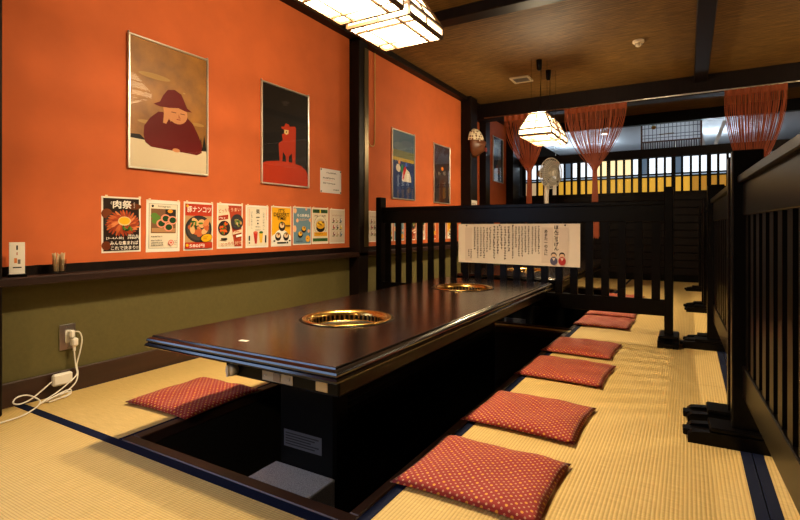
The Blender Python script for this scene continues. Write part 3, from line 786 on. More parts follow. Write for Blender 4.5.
def art_pork(s):
    s.rect(.03, .03, .97, .97, RED); s.rect(.03, .16, .97, .72, C(180, 140, 96), 'printed_photo'); s.ell(.5, .44, .47, .29, C(48, 44, 44), 'printed_plate', n=28); s.ell(.5, .43, .40, .23, C(70, 64, 60), 'printed_plate', n=28)
    rnd = random.Random(5)
    for k in range(16): s.ell(.5 + rnd.uniform(-.27, .27), .46 + rnd.uniform(-.12, .15), .13, .06, (C(222, 168, 112), C(206, 128, 76), C(186, 92, 50))[k % 3], 'printed_food', rot=rnd.uniform(0, 3), n=11)
    for k in range(5): s.ell(.45 + rnd.uniform(-.2, .2), .46 + rnd.uniform(-.1, .14), .09, .022, LEAF[k % 3], 'printed_food', rot=rnd.uniform(0, 3), n=8)
    s.rect(.03, .03, .97, .155, RED); s.text('豚ナンコツ', .50, .855, .84, .13, WHT, .03); s.text('580円', .42, .085, .52, .075, WHT, .03)
    s.ell(.76, .25, .215, .088, K, rot=.2); s.ell(.76, .25, .20, .08, YEL, rot=.2); s.lines(.62, .21, .90, .29, 2, K, 8)
    s.ell(.08, .92, .04, .03, YEL); s.ell(.08, .10, .05, .03, YEL)
def art_two(s):
    s.rect(.03, .03, .97, .97, C(226, 206, 176)); s.poly([(.42, .97), (.97, .97), (.97, .03), (.68, .03)], C(168, 62, 34))
    s.text('どっちも', .27, .85, .44, .09, C(170, 60, 34), .02, rot=.12); s.text('うまい', .72, .88, .40, .08, C(232, 196, 160), .02, rot=.05)
    s.poly([(.04, .62), (.42, .66), (.42, .76), (.04, .72)], C(160, 52, 28)); s.lines(.07, .65, .40, .71, 1, WHT, 9)
    plate(s, .26, .45, .24, 3, C(44, 36, 34), 14, [C(214, 92, 30), C(190, 70, 26), C(90, 110, 44)]); plate(s, .76, .60, .25, 4, C(54, 50, 52), 12, [C(206, 170, 120), C(180, 136, 84), C(110, 120, 60)])
    s.poly([(.56, .30), (.95, .36), (.95, .43), (.56, .37)], C(232, 206, 170)); s.lines(.58, .33, .93, .40, 1, RED, 10); s.poly([(.70, .24), (.95, .27), (.95, .32), (.70, .29)], WHT)
    s.rect(.10, .19, .34, .23, K); s.text('どっちも', .36, .10, .5, .08, C(170, 60, 34), .02, rot=.1); s.text('好き', .80, .12, .3, .08, C(232, 196, 160), .02, rot=.1)
def art_sour(s):
    s.rect(.06, .04, .94, .96, C(170, 150, 126)); s.rect(.065, .044, .935, .956, C(226, 212, 190))
    s.text('果', .52, .86, .18, .11, K, .05); s.text('実', .52, .69, .18, .11, K, .05); s.ell(.52, .575, .035, .022, K); s.text('サワー', .52, .49, .22, .05, K, .05); s.text('はじめました', .52, .42, .22, .03, K, .03)
    s.text('いちごサワー', .24, .66, .075, .40, K, .0, True); s.text('レモンサワー', .78, .64, .075, .42, K, .0, True)
    s.lines(.10, .50, .16, .92, 1, C(226, 110, 60), 2, True, .9); s.lines(.88, .55, .94, .92, 1, C(226, 110, 60), 3, True, .9)
    s.poly([(.31, .36), (.51, .36), (.47, .09), (.38, .09)], C(176, 44, 34)); s.ell(.41, .36, .10, .03, C(206, 90, 70)); s.poly([(.57, .36), (.75, .36), (.71, .11), (.61, .11)], C(228, 180, 60)); s.ell(.66, .36, .09, .03, GRN)
    s.rect(.10, .16, .16, .28, K); s.ell(.13, .11, .03, .02, K); s.rect(.84, .11, .90, .29, K)
def art_dessert(s):
    s.rect(.02, .02, .98, .98, YEL); s.rect(.02, .02, .98, .24, WHT); s.ell(.5, .25, .34, .17, WHT); s.ell(.2, .2, .2, .1, WHT); s.ell(.82, .2, .18, .1, WHT)
    s.text("IT'S", .5, .90, .30, .09, K, .05); s.text('DESSERT', .5, .80, .78, .095, K, .05); s.text('TIME!', .5, .705, .46, .09, K, .05)
    for x, y, r in ((.52, .50, .17), (.32, .24, .15), (.72, .24, .15)):
        s.ell(x, y, r, r * .72, C(44, 34, 30), 'printed_plate'); s.ell(x, y + .03, r * .7, r * .42, C(222, 190, 150), 'printed_food'); s.ell(x + .02, y + .06, r * .34, r * .22, C(150, 90, 60), 'printed_food'); s.ell(x - .03, y + .09, r * .22, r * .12, GRN, 'printed_food')
    s.rect(.26, .065, .72, .10, K); s.rect(.75, .06, .82, .105, K); s.rect(.68, .50, .94, .54, C(120, 84, 20)); s.ell(.12, .13, .05, .02, K); s.ell(.9, .13, .05, .02, K)
def art_blue(s):
    s.rect(.02, .02, .98, .98, C(104, 134, 150)); P_ = C(232, 176, 132)
    for x, y, r in ((.10, .90, .10), (.72, .96, .06), (.22, .64, .07), (.95, .66, .07), (.08, .42, .13), (.86, .36, .07)): s.ell(x, y, min(r, .09), r * .7, P_)
    s.text('冬の新商品', .55, .78, .70, .085, WHT, .03); s.text('あったかスイーツ', .55, .67, .72, .07, P_, .02)
    for x, y in ((.58, .40), (.38, .26)): s.ell(x, y, .14, .085, C(30, 24, 22), 'printed_plate'); s.ell(x, y + .03, .11, .06, C(226, 172, 50), 'printed_food'); s.ell(x + .02, y + .05, .05, .03, C(150, 100, 40), 'printed_food')
    s.ell(.80, .15, .13, .09, C(228, 160, 40)); s.lines(.73, .13, .88, .18, 1, K, 4); s.lines(.12, .06, .55, .11, 1, K, 6)
def art_green(s):
    s.rect(.02, .02, .98, .98, C(222, 206, 180)); s.rect(.04, .86, .96, .96, GRN); s.rect(.04, .06, .96, .15, GRN); s.text('FREE', .27, .91, .34, .07, K, .05); s.text('REFILL', .73, .91, .38, .07, K, .05); s.rect(.45, .86, .53, .96, C(226, 196, 60))
    s.ell(.5, .52, .40, .27, C(80, 60, 40)); s.ell(.5, .52, .385, .26, C(226, 212, 188)); s.ell(.5, .50, .32, .21, C(206, 190, 160)); s.ell(.5, .44, .26, .12, K, 'printed_plate'); s.ell(.5, .53, .27, .115, C(216, 160, 30), 'printed_food')
    for k in range(6): s.ell(.35 + .06 * k, .54 + .03 * (k % 3), .07, .035, (C(240, 196, 60), C(120, 80, 30))[k % 2], 'printed_food', n=9)
    s.rect(.10, .21, .90, .32, C(220, 154, 24)); s.lines(.18, .24, .84, .30, 1, K, 7); s.lines(.5, .075, .94, .135, 1, C(24, 40, 20), 8); s.lines(.12, .74, .45, .82, 1, K, 9); s.lines(.58, .74, .92, .82, 1, K, 10)
def art_beige(s):
    s.rect(.02, .02, .98, .98, C(206, 190, 172)); s.text('ドリンクメニュー', .5, .82, .66, .05, C(140, 50, 30), .03)
    rnd = random.Random(3); cs = [C(120, 60, 60), C(180, 150, 120), C(90, 110, 140), C(160, 40, 40), C(60, 50, 46), C(226, 190, 40)]
    for r_ in range(3):
        for q in range(3):
            x, y = .26 + .24 * q, .68 - .20 * r_; s.ell(x, y, .065, .06, cs[(r_ * 3 + q) % 6], 'printed_food'); s.ell(x - .05, y - .07, .08, .012, LEAF[q], 'printed_food', n=8); s.ell(x + .02, y + .02, .03, .03, WHT, 'printed_food', n=8)
A4 = [(1.530, .818, -.004, art_meat, 'black menu poster with a round plate of grilled meat and big white lettering'),
      (1.774, .811, .012, art_insta, 'cream menu poster framing a photo of rolled greens like a social post'),
      (2.012, .811, .010, art_pork, 'red menu poster with a dark bowl and a yellow bubble priced in yen'),
      (2.255, .813, .008, art_two, 'red and cream diagonally split menu poster with two dishes'),
      (2.494, .810, .004, art_sour, 'cream drinks poster with a red and a yellow glass'),
      (2.733, .812, .006, art_dessert, 'yellow dessert poster with three bowls and black capital lettering'),
      (2.963, .817, .003, art_blue, 'blue menu poster with pink spots and two small bowls'),
      (3.184, .818, 0, art_green, 'cream menu poster with green bands and a yellow heaped bowl'),
      (3.412, .815, .008, art_beige, 'pale beige menu sheet with rows of small pictures, last before the post')]
def menu(yc, zc, tilt, art, label, group):
    e = wall_item('menu_poster', label, 'poster', group, yc, zc, XW + .0005, -tilt)
    MB().box(-AW / 2, AW / 2, -AH / 2, AH / 2, 0, .0012).build('laminated_sheet', M_SHEET, e)
    s = Sheet(e, AW - .006, AH - .006, .0013); art(s)
    for q in (-1, 1): MB().quad((q * .09 - .007, AH / 2 - .006, s.z + .0003), (q * .09 + .007, AH / 2 - .006, s.z + .0003), (q * .09 + .007, AH / 2 + .006, s.z + .0003), (q * .09 - .007, AH / 2 + .006, s.z + .0003)).build('tape', mat('tape', (.75, .62, .42), .3), e)
    return e
MENUS = [menu(*a, 'menu posters in a row on the orange wall') for a in A4]
B2 = [(4.0, 8, 'pale beige menu sheet right after the post, beside the partition'), (4.235, 7, 'green-banded menu poster seen in the first gap of the partition'),
      (4.47, 6, 'blue menu poster seen through the partition slats'), (4.72, 3, 'red split menu poster seen through the partition slats'),
      (4.96, 1, 'cream framed-photo menu poster seen through the partition slats'), (5.23, 2, 'red pork menu poster seen through the partition slats'),
      (5.53, 4, 'cream drinks poster seen through the partition slats'), (5.78, 5, 'yellow dessert poster seen through the last gap before the paper notice')]
for y, k, lab in B2:
    o = copy_tree(MENUS[k]); o.matrix_world = Matrix.Translation((XW + .0005, y, .815)) @ WALLM; o['label'] = lab; o['group'] = 'menu posters behind the slatted partition'

# framed pictures ------------------------------------------------------------
def framed(yc, zc, label, art, w_=.515, h_=.735, tilt=0):
    e = wall_item('framed_picture', label, 'picture', 'framed pictures on the orange wall', yc, zc, XW + .002, tilt); t = .011
    for (a, c, d, f) in ((-w_ / 2, w_ / 2, -h_ / 2, -h_ / 2 + t), (-w_ / 2, w_ / 2, h_ / 2 - t, h_ / 2), (-w_ / 2, -w_ / 2 + t, -h_ / 2 + t, h_ / 2 - t), (w_ / 2 - t, w_ / 2, -h_ / 2 + t, h_ / 2 - t)):
        MB().box(a, c, d, f, 0, .016, .002).build('frame_bar', M_SILVER, e)
    MB().box(-w_ / 2 + t, w_ / 2 - t, -h_ / 2 + t, h_ / 2 - t, .001, .004).build('print_board', WHT, e)
    s = Sheet(e, w_ - 2 * t, h_ - 2 * t, .0042); art(s)
    MB().quad((-w_ / 2 + t, -h_ / 2 + t, .0125), (w_ / 2 - t, -h_ / 2 + t, .0125), (w_ / 2 - t, h_ / 2 - t, .0125), (-w_ / 2 + t, h_ / 2 - t, .0125)).build('glass_pane', M_GLASS, e)
    for q in (-1, 1): MB().lathe([(.004, 0), (.004, .012), (0, .013)], n=10).build('nail', M_STEEL, e).location = (q * w_ * .49, h_ / 2 + .006, 0)
    return e
M_OLIVE = mat('print_olive', srgb(150, 96, 20), .5, noise=.3, scale=9)
def art_hat(s):
    D = C(98, 18, 16); SK = C(206, 140, 92)
    s.rect(0, 0, 1, 1, M_OLIVE)
    for x, y, a, b in ((.30, .735, .20, .022), (.22, .36, .13, .016), (.88, .42, .09, .015), (.68, .66, .02, .006)): s.ell(x, y, a, b, C(176, 134, 74))
    s.poly([(0, .25), (.12, .255), (.22, .20), (.22, .12), (0, .12)], C(40, 38, 30)); s.poly([(.90, .22), (.92, .32), (.94, .22), (.97, .34), (1, .22), (1, .15), (.9, .15)], C(34, 32, 26))
    s.poly([(0, .22), (.2, .215), (.5, .19), (.8, .19), (1, .20), (1, 0), (0, 0)], C(214, 196, 164))
    s.poly([(.16, .26), (.17, .33), (.24, .40), (.34, .46), (.48, .475), (.70, .47), (.80, .42), (.88, .33), (.935, .25), (.93, .18), (.86, .155), (.7, .16), (.45, .165), (.25, .17), (.18, .20)], D)
    s.ell(.59, .475, .135, .085, SK); s.poly([(.40, .53), (.46, .52), (.49, .44), (.44, .375), (.40, .38), (.41, .45)], SK); s.poly([(.47, .50), (.55, .44), (.5, .40), (.45, .44)], SK)
    s.poly([(.28, .515), (.36, .545), (.40, .60), (.46, .655), (.55, .67), (.64, .645), (.69, .58), (.72, .54), (.79, .515), (.70, .51), (.6, .525), (.48, .51), (.36, .505)], D)
    for x in (.54, .66): s.rect(x - .035, .478, x + .03, .484, C(90, 50, 36))
    s.poly([(.60, .475), (.63, .44), (.60, .44)], C(176, 104, 66)); s.rect(.575, .425, .625, .432, C(150, 50, 40)); s.ell(.57, .17, .05, .016, SK)
def art_redseat(s):
    R_ = C(178, 50, 16)
    s.rect(0, 0, 1, 1, C(20, 13, 10))
    s.poly([(0, 0), (0, .19), (.1, .215), (.3, .235), (.6, .24), (.85, .22), (.95, .18), (1, .14), (1, 0)], R_)
    s.poly([(.34, .42), (.36, .235), (.415, .235), (.43, .34), (.49, .30), (.50, .235), (.555, .235), (.56, .30), (.63, .34), (.64, .235), (.71, .235), (.72, .62), (.70, .635), (.58, .62), (.56, .64), (.49, .645), (.46, .605), (.40, .60), (.40, .585), (.46, .57), (.45, .53), (.41, .52), (.43, .46)], R_)
    s.poly([(.46, .575), (.46, .54), (.50, .525), (.55, .54), (.555, .58)], C(226, 196, 130)); s.ell(.505, .555, .012, .01, K)
def art_horse(s):
    s.rect(0, 0, 1, 1, C(74, 96, 112)); s.rect(0, .55, 1, .72, C(112, 112, 70)); s.rect(0, .55, 1, .61, C(186, 152, 40)); s.rect(0, 0, 1, .56, C(34, 48, 96))
    s.ell(.35, .78, .3, .06, C(96, 112, 122)); s.ell(.7, .84, .3, .05, C(90, 104, 120))
    s.poly([(.42, .27), (.44, .38), (.50, .44), (.62, .46), (.76, .42), (.84, .34), (.86, .25), (.6, .245)], C(220, 206, 182)); s.poly([(.16, .46), (.20, .505), (.30, .51), (.36, .46), (.34, .40), (.26, .39), (.18, .42)], C(214, 200, 176)); s.ell(.30, .54, .05, .03, C(220, 140, 60))
    s.poly([(.44, .30), (.50, .46), (.58, .50), (.62, .44), (.54, .36), (.50, .28)], C(196, 30, 28)); s.poly([(.36, .44), (.42, .52), (.48, .50), (.44, .36)], C(40, 130, 70)); s.ell(.62, .52, .05, .03, C(60, 90, 190))
    s.rect(.03, .02, .97, .26, C(38, 56, 100)); s.ell(.3, .12, .09, .05, C(60, 70, 120)); s.ell(.75, .14, .08, .05, C(90, 80, 90))
def art_dark(s):
    s.rect(0, 0, 1, 1, mat('print_brown', srgb(46, 26, 20), .5, noise=.5, scale=14)); s.poly([(.4, .4), (.62, .42), (.7, .1), (.6, 0), (.3, 0), (.34, .2)], C(74, 38, 22)); s.ell(.53, .60, .08, .032, C(228, 130, 30)); s.rect(.1, .06, .3, .42, C(30, 26, 30))
def art_far(s):
    s.rect(0, 0, 1, 1, C(28, 32, 42)); s.rect(0, 0, 1, .16, C(60, 80, 120)); s.poly([(.2, .16), (.5, .5), (.6, .9), (.8, .6), (.9, .16)], C(96, 84, 70)); s.ell(.45, .84, .3, .08, C(90, 96, 90)); s.poly([(.1, .18), (.4, .4), (.8, .2)], C(130, 66, 30))
framed(1.816, 1.494, 'framed print of a person in a dark red hat resting on snow', art_hat)
framed(2.777, 1.485, 'framed print of a red figure on a red mound against black', art_redseat, .51)
framed(4.555, 1.464, 'framed blue print with a yellow horizon band, behind the post', art_horse, .49, .725)
framed(5.50, 1.459, 'framed dark brown print with an orange spot, left of the mask', art_dark, .465, .715)
framed(7.58, 1.882, 'framed dark print beyond the mask on the far end of the orange wall', art_far, .48, .71)
# small notice with tacks
e = wall_item('notice_sheet', 'small white laminated notice pinned right of the red-figure picture', 'notice', None, 3.326, 1.197)
MB().box(-.142, .142, -.101, .101, 0, .0012).build('laminated_sheet', mat('laminated_white', (.74, .68, .66), .18), e)
s = Sheet(e, .284, .202, .0013); s.lines(.28, .78, .76, .90, 1, K, 2, False, .95); s.lines(.12, .55, .88, .68, 1, K, 3, False, .95); s.rect(.12, .515, .6, .525, C(214, 120, 100)); s.lines(.12, .34, .8, .46, 1, K, 5, False, .9); s.lines(.6, .1, .95, .2, 1, K, 6)
for a in (-1, 1):
    for b_ in (-1, 1): MB().lathe([(.006, 0), (.006, .004), (0, .006)], n=10).build('tack', K, e).location = (a * .132, b_ * .091, .0014)
e = empty('notice_sheet', (XW + .148, 6.24, 1.06)); e.matrix_world = Matrix.Translation((XW + .1475, 6.215, 1.03)) @ WALLM; tag(e, 'white notice sheet on the post below the mask', 'notice')
MB().box(-.10, .10, -.14, .14, 0, .0012).build('paper', M_SHEET, e); s = Sheet(e, .2, .28, .0013); s.lines(.1, .1, .9, .9, 6, K, 12)

# long paper notice hung on the partition
e = empty('paper_notice'); e.matrix_world = Matrix.Translation((-1.194, 3.884, .672)) @ Matrix.Rotation(PI / 2, 4, 'X')
tag(e, 'long cream paper notice with vertical writing hung on the slatted partition', 'notice')
NW, NH = .990, .322; m = MB(); N = 24
for i in range(N + 1):
    x = -NW / 2 + NW * i / N; z = .0035 + .0025 * math.sin(i * .9)
    m.v += [(x, -NH / 2 - .008 * i / N, z + .002), (x, NH / 2 + .004 * math.sin(i * .7) * 0, .002 + z * .5)]
for i in range(N): m.f.append((2 * i, 2 * i + 2, 2 * i + 3, 2 * i + 1)); m.sm.append(True)
m.build('paper', M_PAPER, e)
s = Sheet(e, NW, NH, .0085); INK = C(52, 40, 32)
for a, c in ((.063, .125), (.71, .80), (.845, .915)): s.rect(a, .05, c, .91, mat('paper_band', (.66, .53, .40), .6))
s.lines(.135, .07, .30, .92, 6, INK, 21, True, .9); s.lines(.305, .07, .46, .95, 5, INK, 22, True, .85); s.lines(.465, .07, .62, .95, 6, INK, 23, True, .85); s.lines(.625, .07, .70, .95, 3, INK, 24, True, .75); s.lines(.085, .07, .13, .35, 2, INK, 25, True, .8)
s.text('ほんごあげん', .825, .66, .036, .60, K, .06, True); s.text('あまたーのルに', .745, .55, .028, .62, K, .05, True)
for x, kc, hc in ((.805, C(86, 84, 104), C(96, 84, 72)), (.868, C(176, 52, 46), C(50, 40, 36))):
    s.ell(x, .25, .022, .07, hc); s.ell(x, .225, .019, .055, C(222, 186, 148)); s.ell(x, .11, .028, .10, kc); s.poly([(x - .012, .18), (x + .012, .18), (x, .11)], C(226, 206, 180)); s.ell(x, .05, .022, .03, kc)
    s.rect(x - .009, .218, x - .005, .228, K); s.rect(x + .005, .218, x + .009, .228, K)
for x in (-.42, -.13, -.02, .385): MB().lathe([(.006, 0), (.006, .004), (0, .007)], n=10).build('push_pin', K, e).location = (x, NH / 2 - .012, .006)

# ------------------------------------------------------------------ things on and by the left wall
cs = empty('card_stand', (XW + .062, 1.028, .585), -.30); tag(cs, 'small white menu card upright in a black stand on the ledge', 'card stand')
MB().box(-.022, .034, -.034, .034, 0, .012, .003).build('base', M_BLACK, cs)
c_ = MB().box(-.003, .003, -.028, .028, .010, .152, .001).build('card', WHT, cs)
sh_ = empty('card_print'); sh_.parent = c_; sh_.matrix_local = Matrix.Translation((.003, 0, .08)) @ WALLM
def cardpanel(a, b_, c, d, m_): MB().quad((.0033, a, c), (.0033, b_, c), (.0033, b_, d), (.0033, a, d)).build('printed_panel', m_, c_)
bpy.data.objects.remove(sh_)
cardpanel(-.003, .003, .118, .138, K); cardpanel(-.002, .002, .095, .108, C(190, 110, 80)); cardpanel(-.010, .000, .060, .082, C(222, 130, 70)); cardpanel(.002, .012, .056, .076, C(120, 110, 104)); cardpanel(-.015, .016, .038, .043, K)
tg = empty('toothpick_glass', (XW + .075, 1.192, .585)); tag(tg, 'small clear glass of toothpicks on the ledge', 'glass')
M_CLR = m_pane('clear_glass', (.96, .96, .94))
MB().lathe([(.0, 0), (.025, 0), (.0255, .002), (.029, .068), (.0275, .068), (.024, .012), (0, .010)], n=28).build('tumbler', M_CLR, tg)
m = MB()
for i in range(46):
    a = random.uniform(0, 6.28); r = .021 * math.sqrt(random.random()); rr = r * 1.35
    m.bar((r * math.cos(a), r * math.sin(a), .013), (rr * math.cos(a), rr * math.sin(a), .088 + random.uniform(0, .012)), .0022, .0022)
tp = m.build('toothpicks', mat('toothpick_wood', (.62, .46, .28), .7)); tp.location = (XW + .075, 1.192, .585); tag(tp, 'bundle of pale wooden toothpicks in the glass', 'toothpicks', kind='stuff')

ou = wall_item('wall_outlet', 'metal wall outlet on the olive wall with a white plug', 'outlet', None, 1.262, .268, XW)
MB().box(-.036, .036, -.062, .062, 0, .006, .002).build('cover_plate', M_STEEL, ou)
MB().box(-.012, .012, -.028, .032, .006, .009, .001).build('socket', M_WHITE, ou)
for y in (-.05, .05): MB().lathe([(.003, .006), (.003, .008), (0, .0085)], n=10).build('screw', M_GREY, ou).location = (0, y, 0)
pl = empty('power_adapter', (XW, 0, 0)); tag(pl, 'white phone adapter with coiled cable resting on the baseboard under the outlet', 'adapter')
MB().box(.030, .056, 1.176, 1.262, .052, .108, .007).build('adapter_body', M_WHITE, pl)
MB().box(.010, .040, 1.268, 1.296, .222, .262, .006).build('plug', M_WHITE, pl)
MB().box(.010, .034, 1.262, 1.284, .262, .300, .005).build('plug', M_WHITE, pl)
MB().box(.020, .032, 1.275, 1.287, .196, .222, .003).build('strain_relief', M_WHITE, pl)
cab = lambda pts, nm='cable': MB().tube(spline(pts, 8), .0032, 8).build(nm, M_WHITE, pl)
cab([(.026, 1.281, .20), (.03, 1.282, .16), (.034, 1.285, .12), (.05, 1.280, .085), (.066, 1.23, .055), (.075, 1.18, .030), (.09, 1.12, .012), (.10, 1.10, .006)])
cab([(.024, 1.273, .290), (.034, 1.300, .288), (.036, 1.312, .25), (.032, 1.305, .19), (.032, 1.290, .13), (.05, 1.286, .09), (.07, 1.262, .05), (.085, 1.20, .018), (.09, 1.14, .008), (.105, 1.12, .012), (.10, 1.16, .022), (.088, 1.22, .024), (.09, 1.235, .014), (.10, 1.20, .006)])
cab([(.043, 1.176, .078), (.05, 1.13, .05), (.06, 1.08, .025), (.075, 1.03, .022), (.07, 1.01, .035), (.06, 1.03, .05), (.062, 1.07, .048), (.085, 1.105, .02), (.12, 1.085, .008), (.17, 1.03, .006), (.20, .97, .006), (.20, .88, .006), (.16, .76, .006)])
cab([(.10, 1.10, .006), (.098, 1.15, .02), (.086, 1.215, .032), (.082, 1.24, .026), (.09, 1.22, .01), (.11, 1.13, .006)])

cd = MB().tube(spline([(XW + .012, 3.99, 2.49), (XW + .012, 3.99, 1.9), (XW + .012, 3.985, 1.64), (XW + .014, 3.95, 1.585), (XW + .014, 3.89, 1.60), (XW + .014, 3.86, 1.70), (XW + .012, 3.84, 1.95)], 8), .006, 6).build('hanging_cord', M_CORD)
tag(cd, 'thin yellow cord looping down the orange wall next to the post', 'cord')

# carved mask on the post
mk = empty('carved_mask', (XW + .147, 6.20, 1.93)); mk.scale = (1.2, 1.2, 1.25); tag(mk, 'carved brown mask with a white dotted headscarf hung on the post', 'mask')
m = MB(); N = 20; Mn = 24
for i in range(N + 1):
    t = PI * i / N
    for k in range(Mn):
        a = 2 * PI * k / Mn; y = math.sin(t) * math.cos(a); x = math.sin(t) * math.sin(a); z = math.cos(t)
        X_ = x * .10; Y_ = y * .115; Z_ = z * .15
        if x > 0:
            nose = math.exp(-((y / .22) ** 2 + ((z + .05) / .25) ** 2)); X_ += .05 * nose
            mouth = math.exp(-(((y - .1) / .22) ** 2 + ((z + .5) / .18) ** 2)); X_ += .06 * mouth
            X_ += .02 * math.exp(-(((abs(y) - .45) / .22) ** 2 + ((z + .15) / .25) ** 2)); X_ -= .025 * math.exp(-(((abs(y) - .38) / .18) ** 2 + ((z - .15) / .12) ** 2))
        else: X_ *= .02
        m.v.append((X_, Y_, Z_))
for i in range(N):
    for k in range(Mn): m.f.append((i * Mn + k, (i + 1) * Mn + k, (i + 1) * Mn + (k + 1) % Mn, i * Mn + (k + 1) % Mn)); m.sm.append(True)
m.build('face', M_SKIN, mk)
def m_scarf():
    mm, nt, b = _new('dotted_scarf'); tc = nt.nodes.new('ShaderNodeTexCoord'); vo = nt.nodes.new('ShaderNodeTexVoronoi'); vo.inputs['Scale'].default_value = 34; vo.inputs['Randomness'].default_value = .2
    nt.links.new(tc.outputs['Object'], vo.inputs['Vector']); r = nt.nodes.new('ShaderNodeValToRGB'); r.color_ramp.interpolation = 'CONSTANT'
    r.color_ramp.elements[0].color = (.14, .05, .02, 1); r.color_ramp.elements[1].color = (.72, .62, .42, 1); r.color_ramp.elements[1].position = .38
    nt.links.new(vo.outputs['Distance'], r.inputs[0]); nt.links.new(r.outputs[0], b.inputs['Base Color']); b.inputs['Roughness'].default_value = .7; return mm
m = MB(); 
for i in range(8):
    t = PI * .46 * i / 7
    for k in range(21):
        a = -PI * .05 + PI * 1.1 * k / 20; m.v.append((math.sin(t) * math.sin(a) * .112, math.sin(t) * math.cos(a) * .124, math.cos(t) * .158 + .004))
for i in range(7):
    for k in range(20): m.f.append((i * 21 + k, (i + 1) * 21 + k, (i + 1) * 21 + k + 1, i * 21 + k + 1)); m.sm.append(True)
m.build('headscarf', m_scarf(), mk)
for q in (-1, 1):
    MB().lathe([(0, .006), (.014, .004), (.018, 0)], n=14).build('eye', WHT, mk).matrix_local = Matrix.Translation((.088, q * .042, .022)) @ Matrix.Rotation(PI / 2, 4, 'Y')
    MB().lathe([(0, .003), (.007, .0)], n=10).build('pupil', K, mk).matrix_local = Matrix.Translation((.0945, q * .042, .020)) @ Matrix.Rotation(PI / 2, 4, 'Y')
MB().lathe([(.008, 0), (.022, .004), (.026, .012), (.018, .02), (.008, .018)], n=18).build('pursed_mouth', mat('mask_lips', (.22, .03, .02), .4), mk).matrix_local = Matrix.Translation((.128, .012, -.076)) @ Matrix.Rotation(PI / 2, 4, 'Y')

# ------------------------------------------------------------------ standing fan
fn = empty('standing_fan', (-1.75, 7.15, 0)); tag(fn, 'cream standing electric fan beyond the slatted partition', 'fan')
MB().lathe([(0, 0), (.17, 0), (.17, .015), (.12, .035), (.04, .05), (.03, .06)], n=32).build('base', M_FANW, fn)
MB().tube([(0, 0, .05), (0, 0, .9)], .016, 12).build('pole', M_FANW, fn)
MB().tube([(0, 0, .88), (0, 0, 1.0), (0, 0, 1.3), (.005, -.0, 1.44)], lambda t: .026 + .014 * t, 14).build('neck', M_FANW, fn)
hdm = Matrix.Translation((.02, 0, 1.58)) @ Matrix.Rotation(math.radians(60), 4, 'Z') @ Matrix.Rotation(math.radians(4), 4, 'X')      # local -y faces forward
def fp(m, name, mt, parent=None, mm=None):
    o = m.build(name, mt, parent or fn); o.matrix_local = mm or hdm; return o
gr = MB(); RG = .215
for r, y in ((RG, -.06), (RG * .8, -.095), (RG * .55, -.115), (RG * .3, -.12), (RG * .8, -.02), (RG * .5, .0)):
    gr.tube([(r * math.cos(2 * PI * k / 36), y, r * math.sin(2 * PI * k / 36)) for k in range(36)], .006 if r == RG else .0028, 6, True)
for k in range(36):
    a = 2 * PI * k / 36; c, s_ = math.cos(a), math.sin(a)
    gr.tube([(c * .04, -.12, s_ * .04), (c * RG * .55, -.115, s_ * RG * .55), (c * RG * .85, -.09, s_ * RG * .85), (c * RG, -.06, s_ * RG), (c * RG * .8, -.02, s_ * RG * .8), (c * .06, .01, s_ * .06)], .0022, 5)
fp(gr, 'grille', M_FANW)
for q in range(5):
    b_ = MB(); a0 = q * 2 * PI / 5
    for i in range(6):
        r = .04 + .16 * i / 5; wd = .35 + .35 * math.sin(PI * i / 5.5)
        for sgn in (-1, 1):
            a = a0 + sgn * wd; b_.v.append((r * math.cos(a), -.06 + sgn * .018, r * math.sin(a)))
    for i in range(5): b_.f.append((2 * i, 2 * i + 2, 2 * i + 3, 2 * i + 1)); b_.sm.append(True)
    fp(b_, 'blade', mat('fan_blade', (.42, .40, .36), .3))
fp(MB().lathe([(0, .125), (.04, .125), (.045, .118), (.045, .04)], n=20), 'hub_cap', M_FANW, None, hdm @ Matrix.Rotation(PI / 2, 4, 'X'))
fp(MB().lathe([(.0, -.16), (.05, -.155), (.065, -.12), (.07, -.02), (.06, .0)], n=24), 'motor_housing', mat('fan_motor', (.5, .34, .16), .5), None, hdm @ Matrix.Rotation(PI / 2, 4, 'X'))

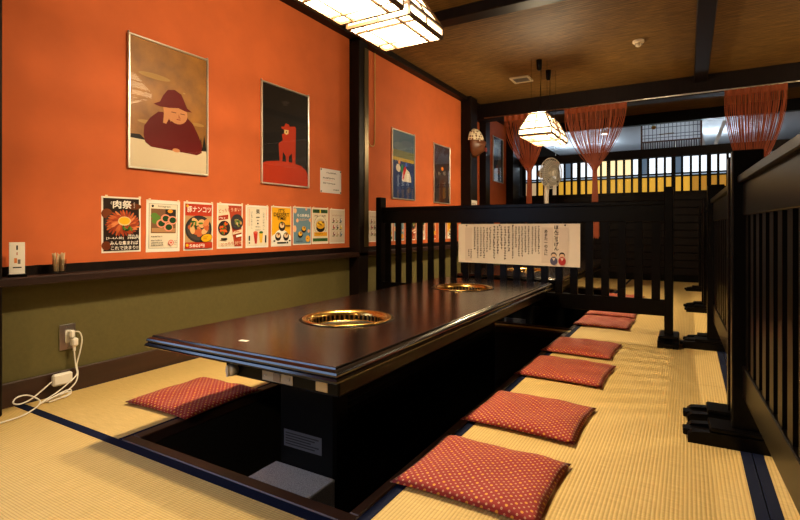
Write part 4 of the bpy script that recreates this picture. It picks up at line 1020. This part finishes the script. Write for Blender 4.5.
# ------------------------------------------------------------------ string curtains
def curtain(x0, x1, xt, zt, zb, label, y=6.575, ztop=2.335, n=64, seed=0):
    rnd = random.Random(seed); e = empty('string_curtain', ((x0 + x1) / 2, y, ztop)); tag(e, label, 'curtain', 'orange string curtains'); cx = (x0 + x1) / 2
    m = MB()
    nn = 40
    for i in range(nn + 1):
        x = x0 + (x1 - x0) * i / nn - cx; yy = .012 * math.sin(i * 1.1); m.v += [(x, yy, -.07), (x, yy, .0)]
    for i in range(nn): m.f.append((2 * i, 2 * i + 2, 2 * i + 3, 2 * i + 1)); m.sm.append(True)
    m.build('header_tape', M_STRING, e)
    m = MB()
    for i in range(n):
        u = (i + rnd.uniform(.1, .9)) / n; xa = x0 + (x1 - x0) * u - cx; xe = xt - cx + (u - .5) * .05
        sag = rnd.uniform(-.08, .08); zt_ = zt - ztop + rnd.uniform(-.03, .02); yo = rnd.uniform(-.03, .03); hw = rnd.uniform(.0022, .0042)
        pts = []
        for k in range(13):
            t = k / 12
            f = t ** (1.55 + sag * 3); bulge = math.sin(PI * t) * .02 * (u - .5) * 2
            pts.append((xa + (xe - xa) * f + bulge, yo * math.sin(PI * t) + .015 * math.sin(i), -.06 + (zt_ + .06) * t))
        ex = xe + rnd.uniform(-.035, .035)
        for k in range(1, 5): pts.append((xe + (ex - xe) * k / 4, yo * .4, zt_ + (zb - zt) * k / 4 + rnd.uniform(-.01, .01)))
        b0 = len(m.v)
        for p in pts: m.v += [(p[0] - hw, p[1], p[2]), (p[0] + hw, p[1], p[2])]
        for k in range(len(pts) - 1): m.f.append((b0 + 2 * k, b0 + 2 * k + 1, b0 + 2 * k + 3, b0 + 2 * k + 2)); m.sm.append(True)
    tag(m.build('strings', M_STRING, e), kind='stuff')
    MB().lathe([(.030, -.03), (.036, 0), (.030, .03)], (xt - cx, 0, zt - ztop), 14).build('tie_band', M_STRING, e)
    return e
curtain(-2.18, -1.60, -1.835, 1.58, .6, 'orange string curtain at the left, partly behind the hanging lamp', seed=1)
curtain(-1.38, -.642, -1.01, 1.555, .7, 'orange string curtain in the middle, gathered to a tail over the fan side', seed=2, n=80)
curtain(.352, .913, .58, 1.30, .5, 'orange string curtain at the top right above the partition', seed=3, n=72)
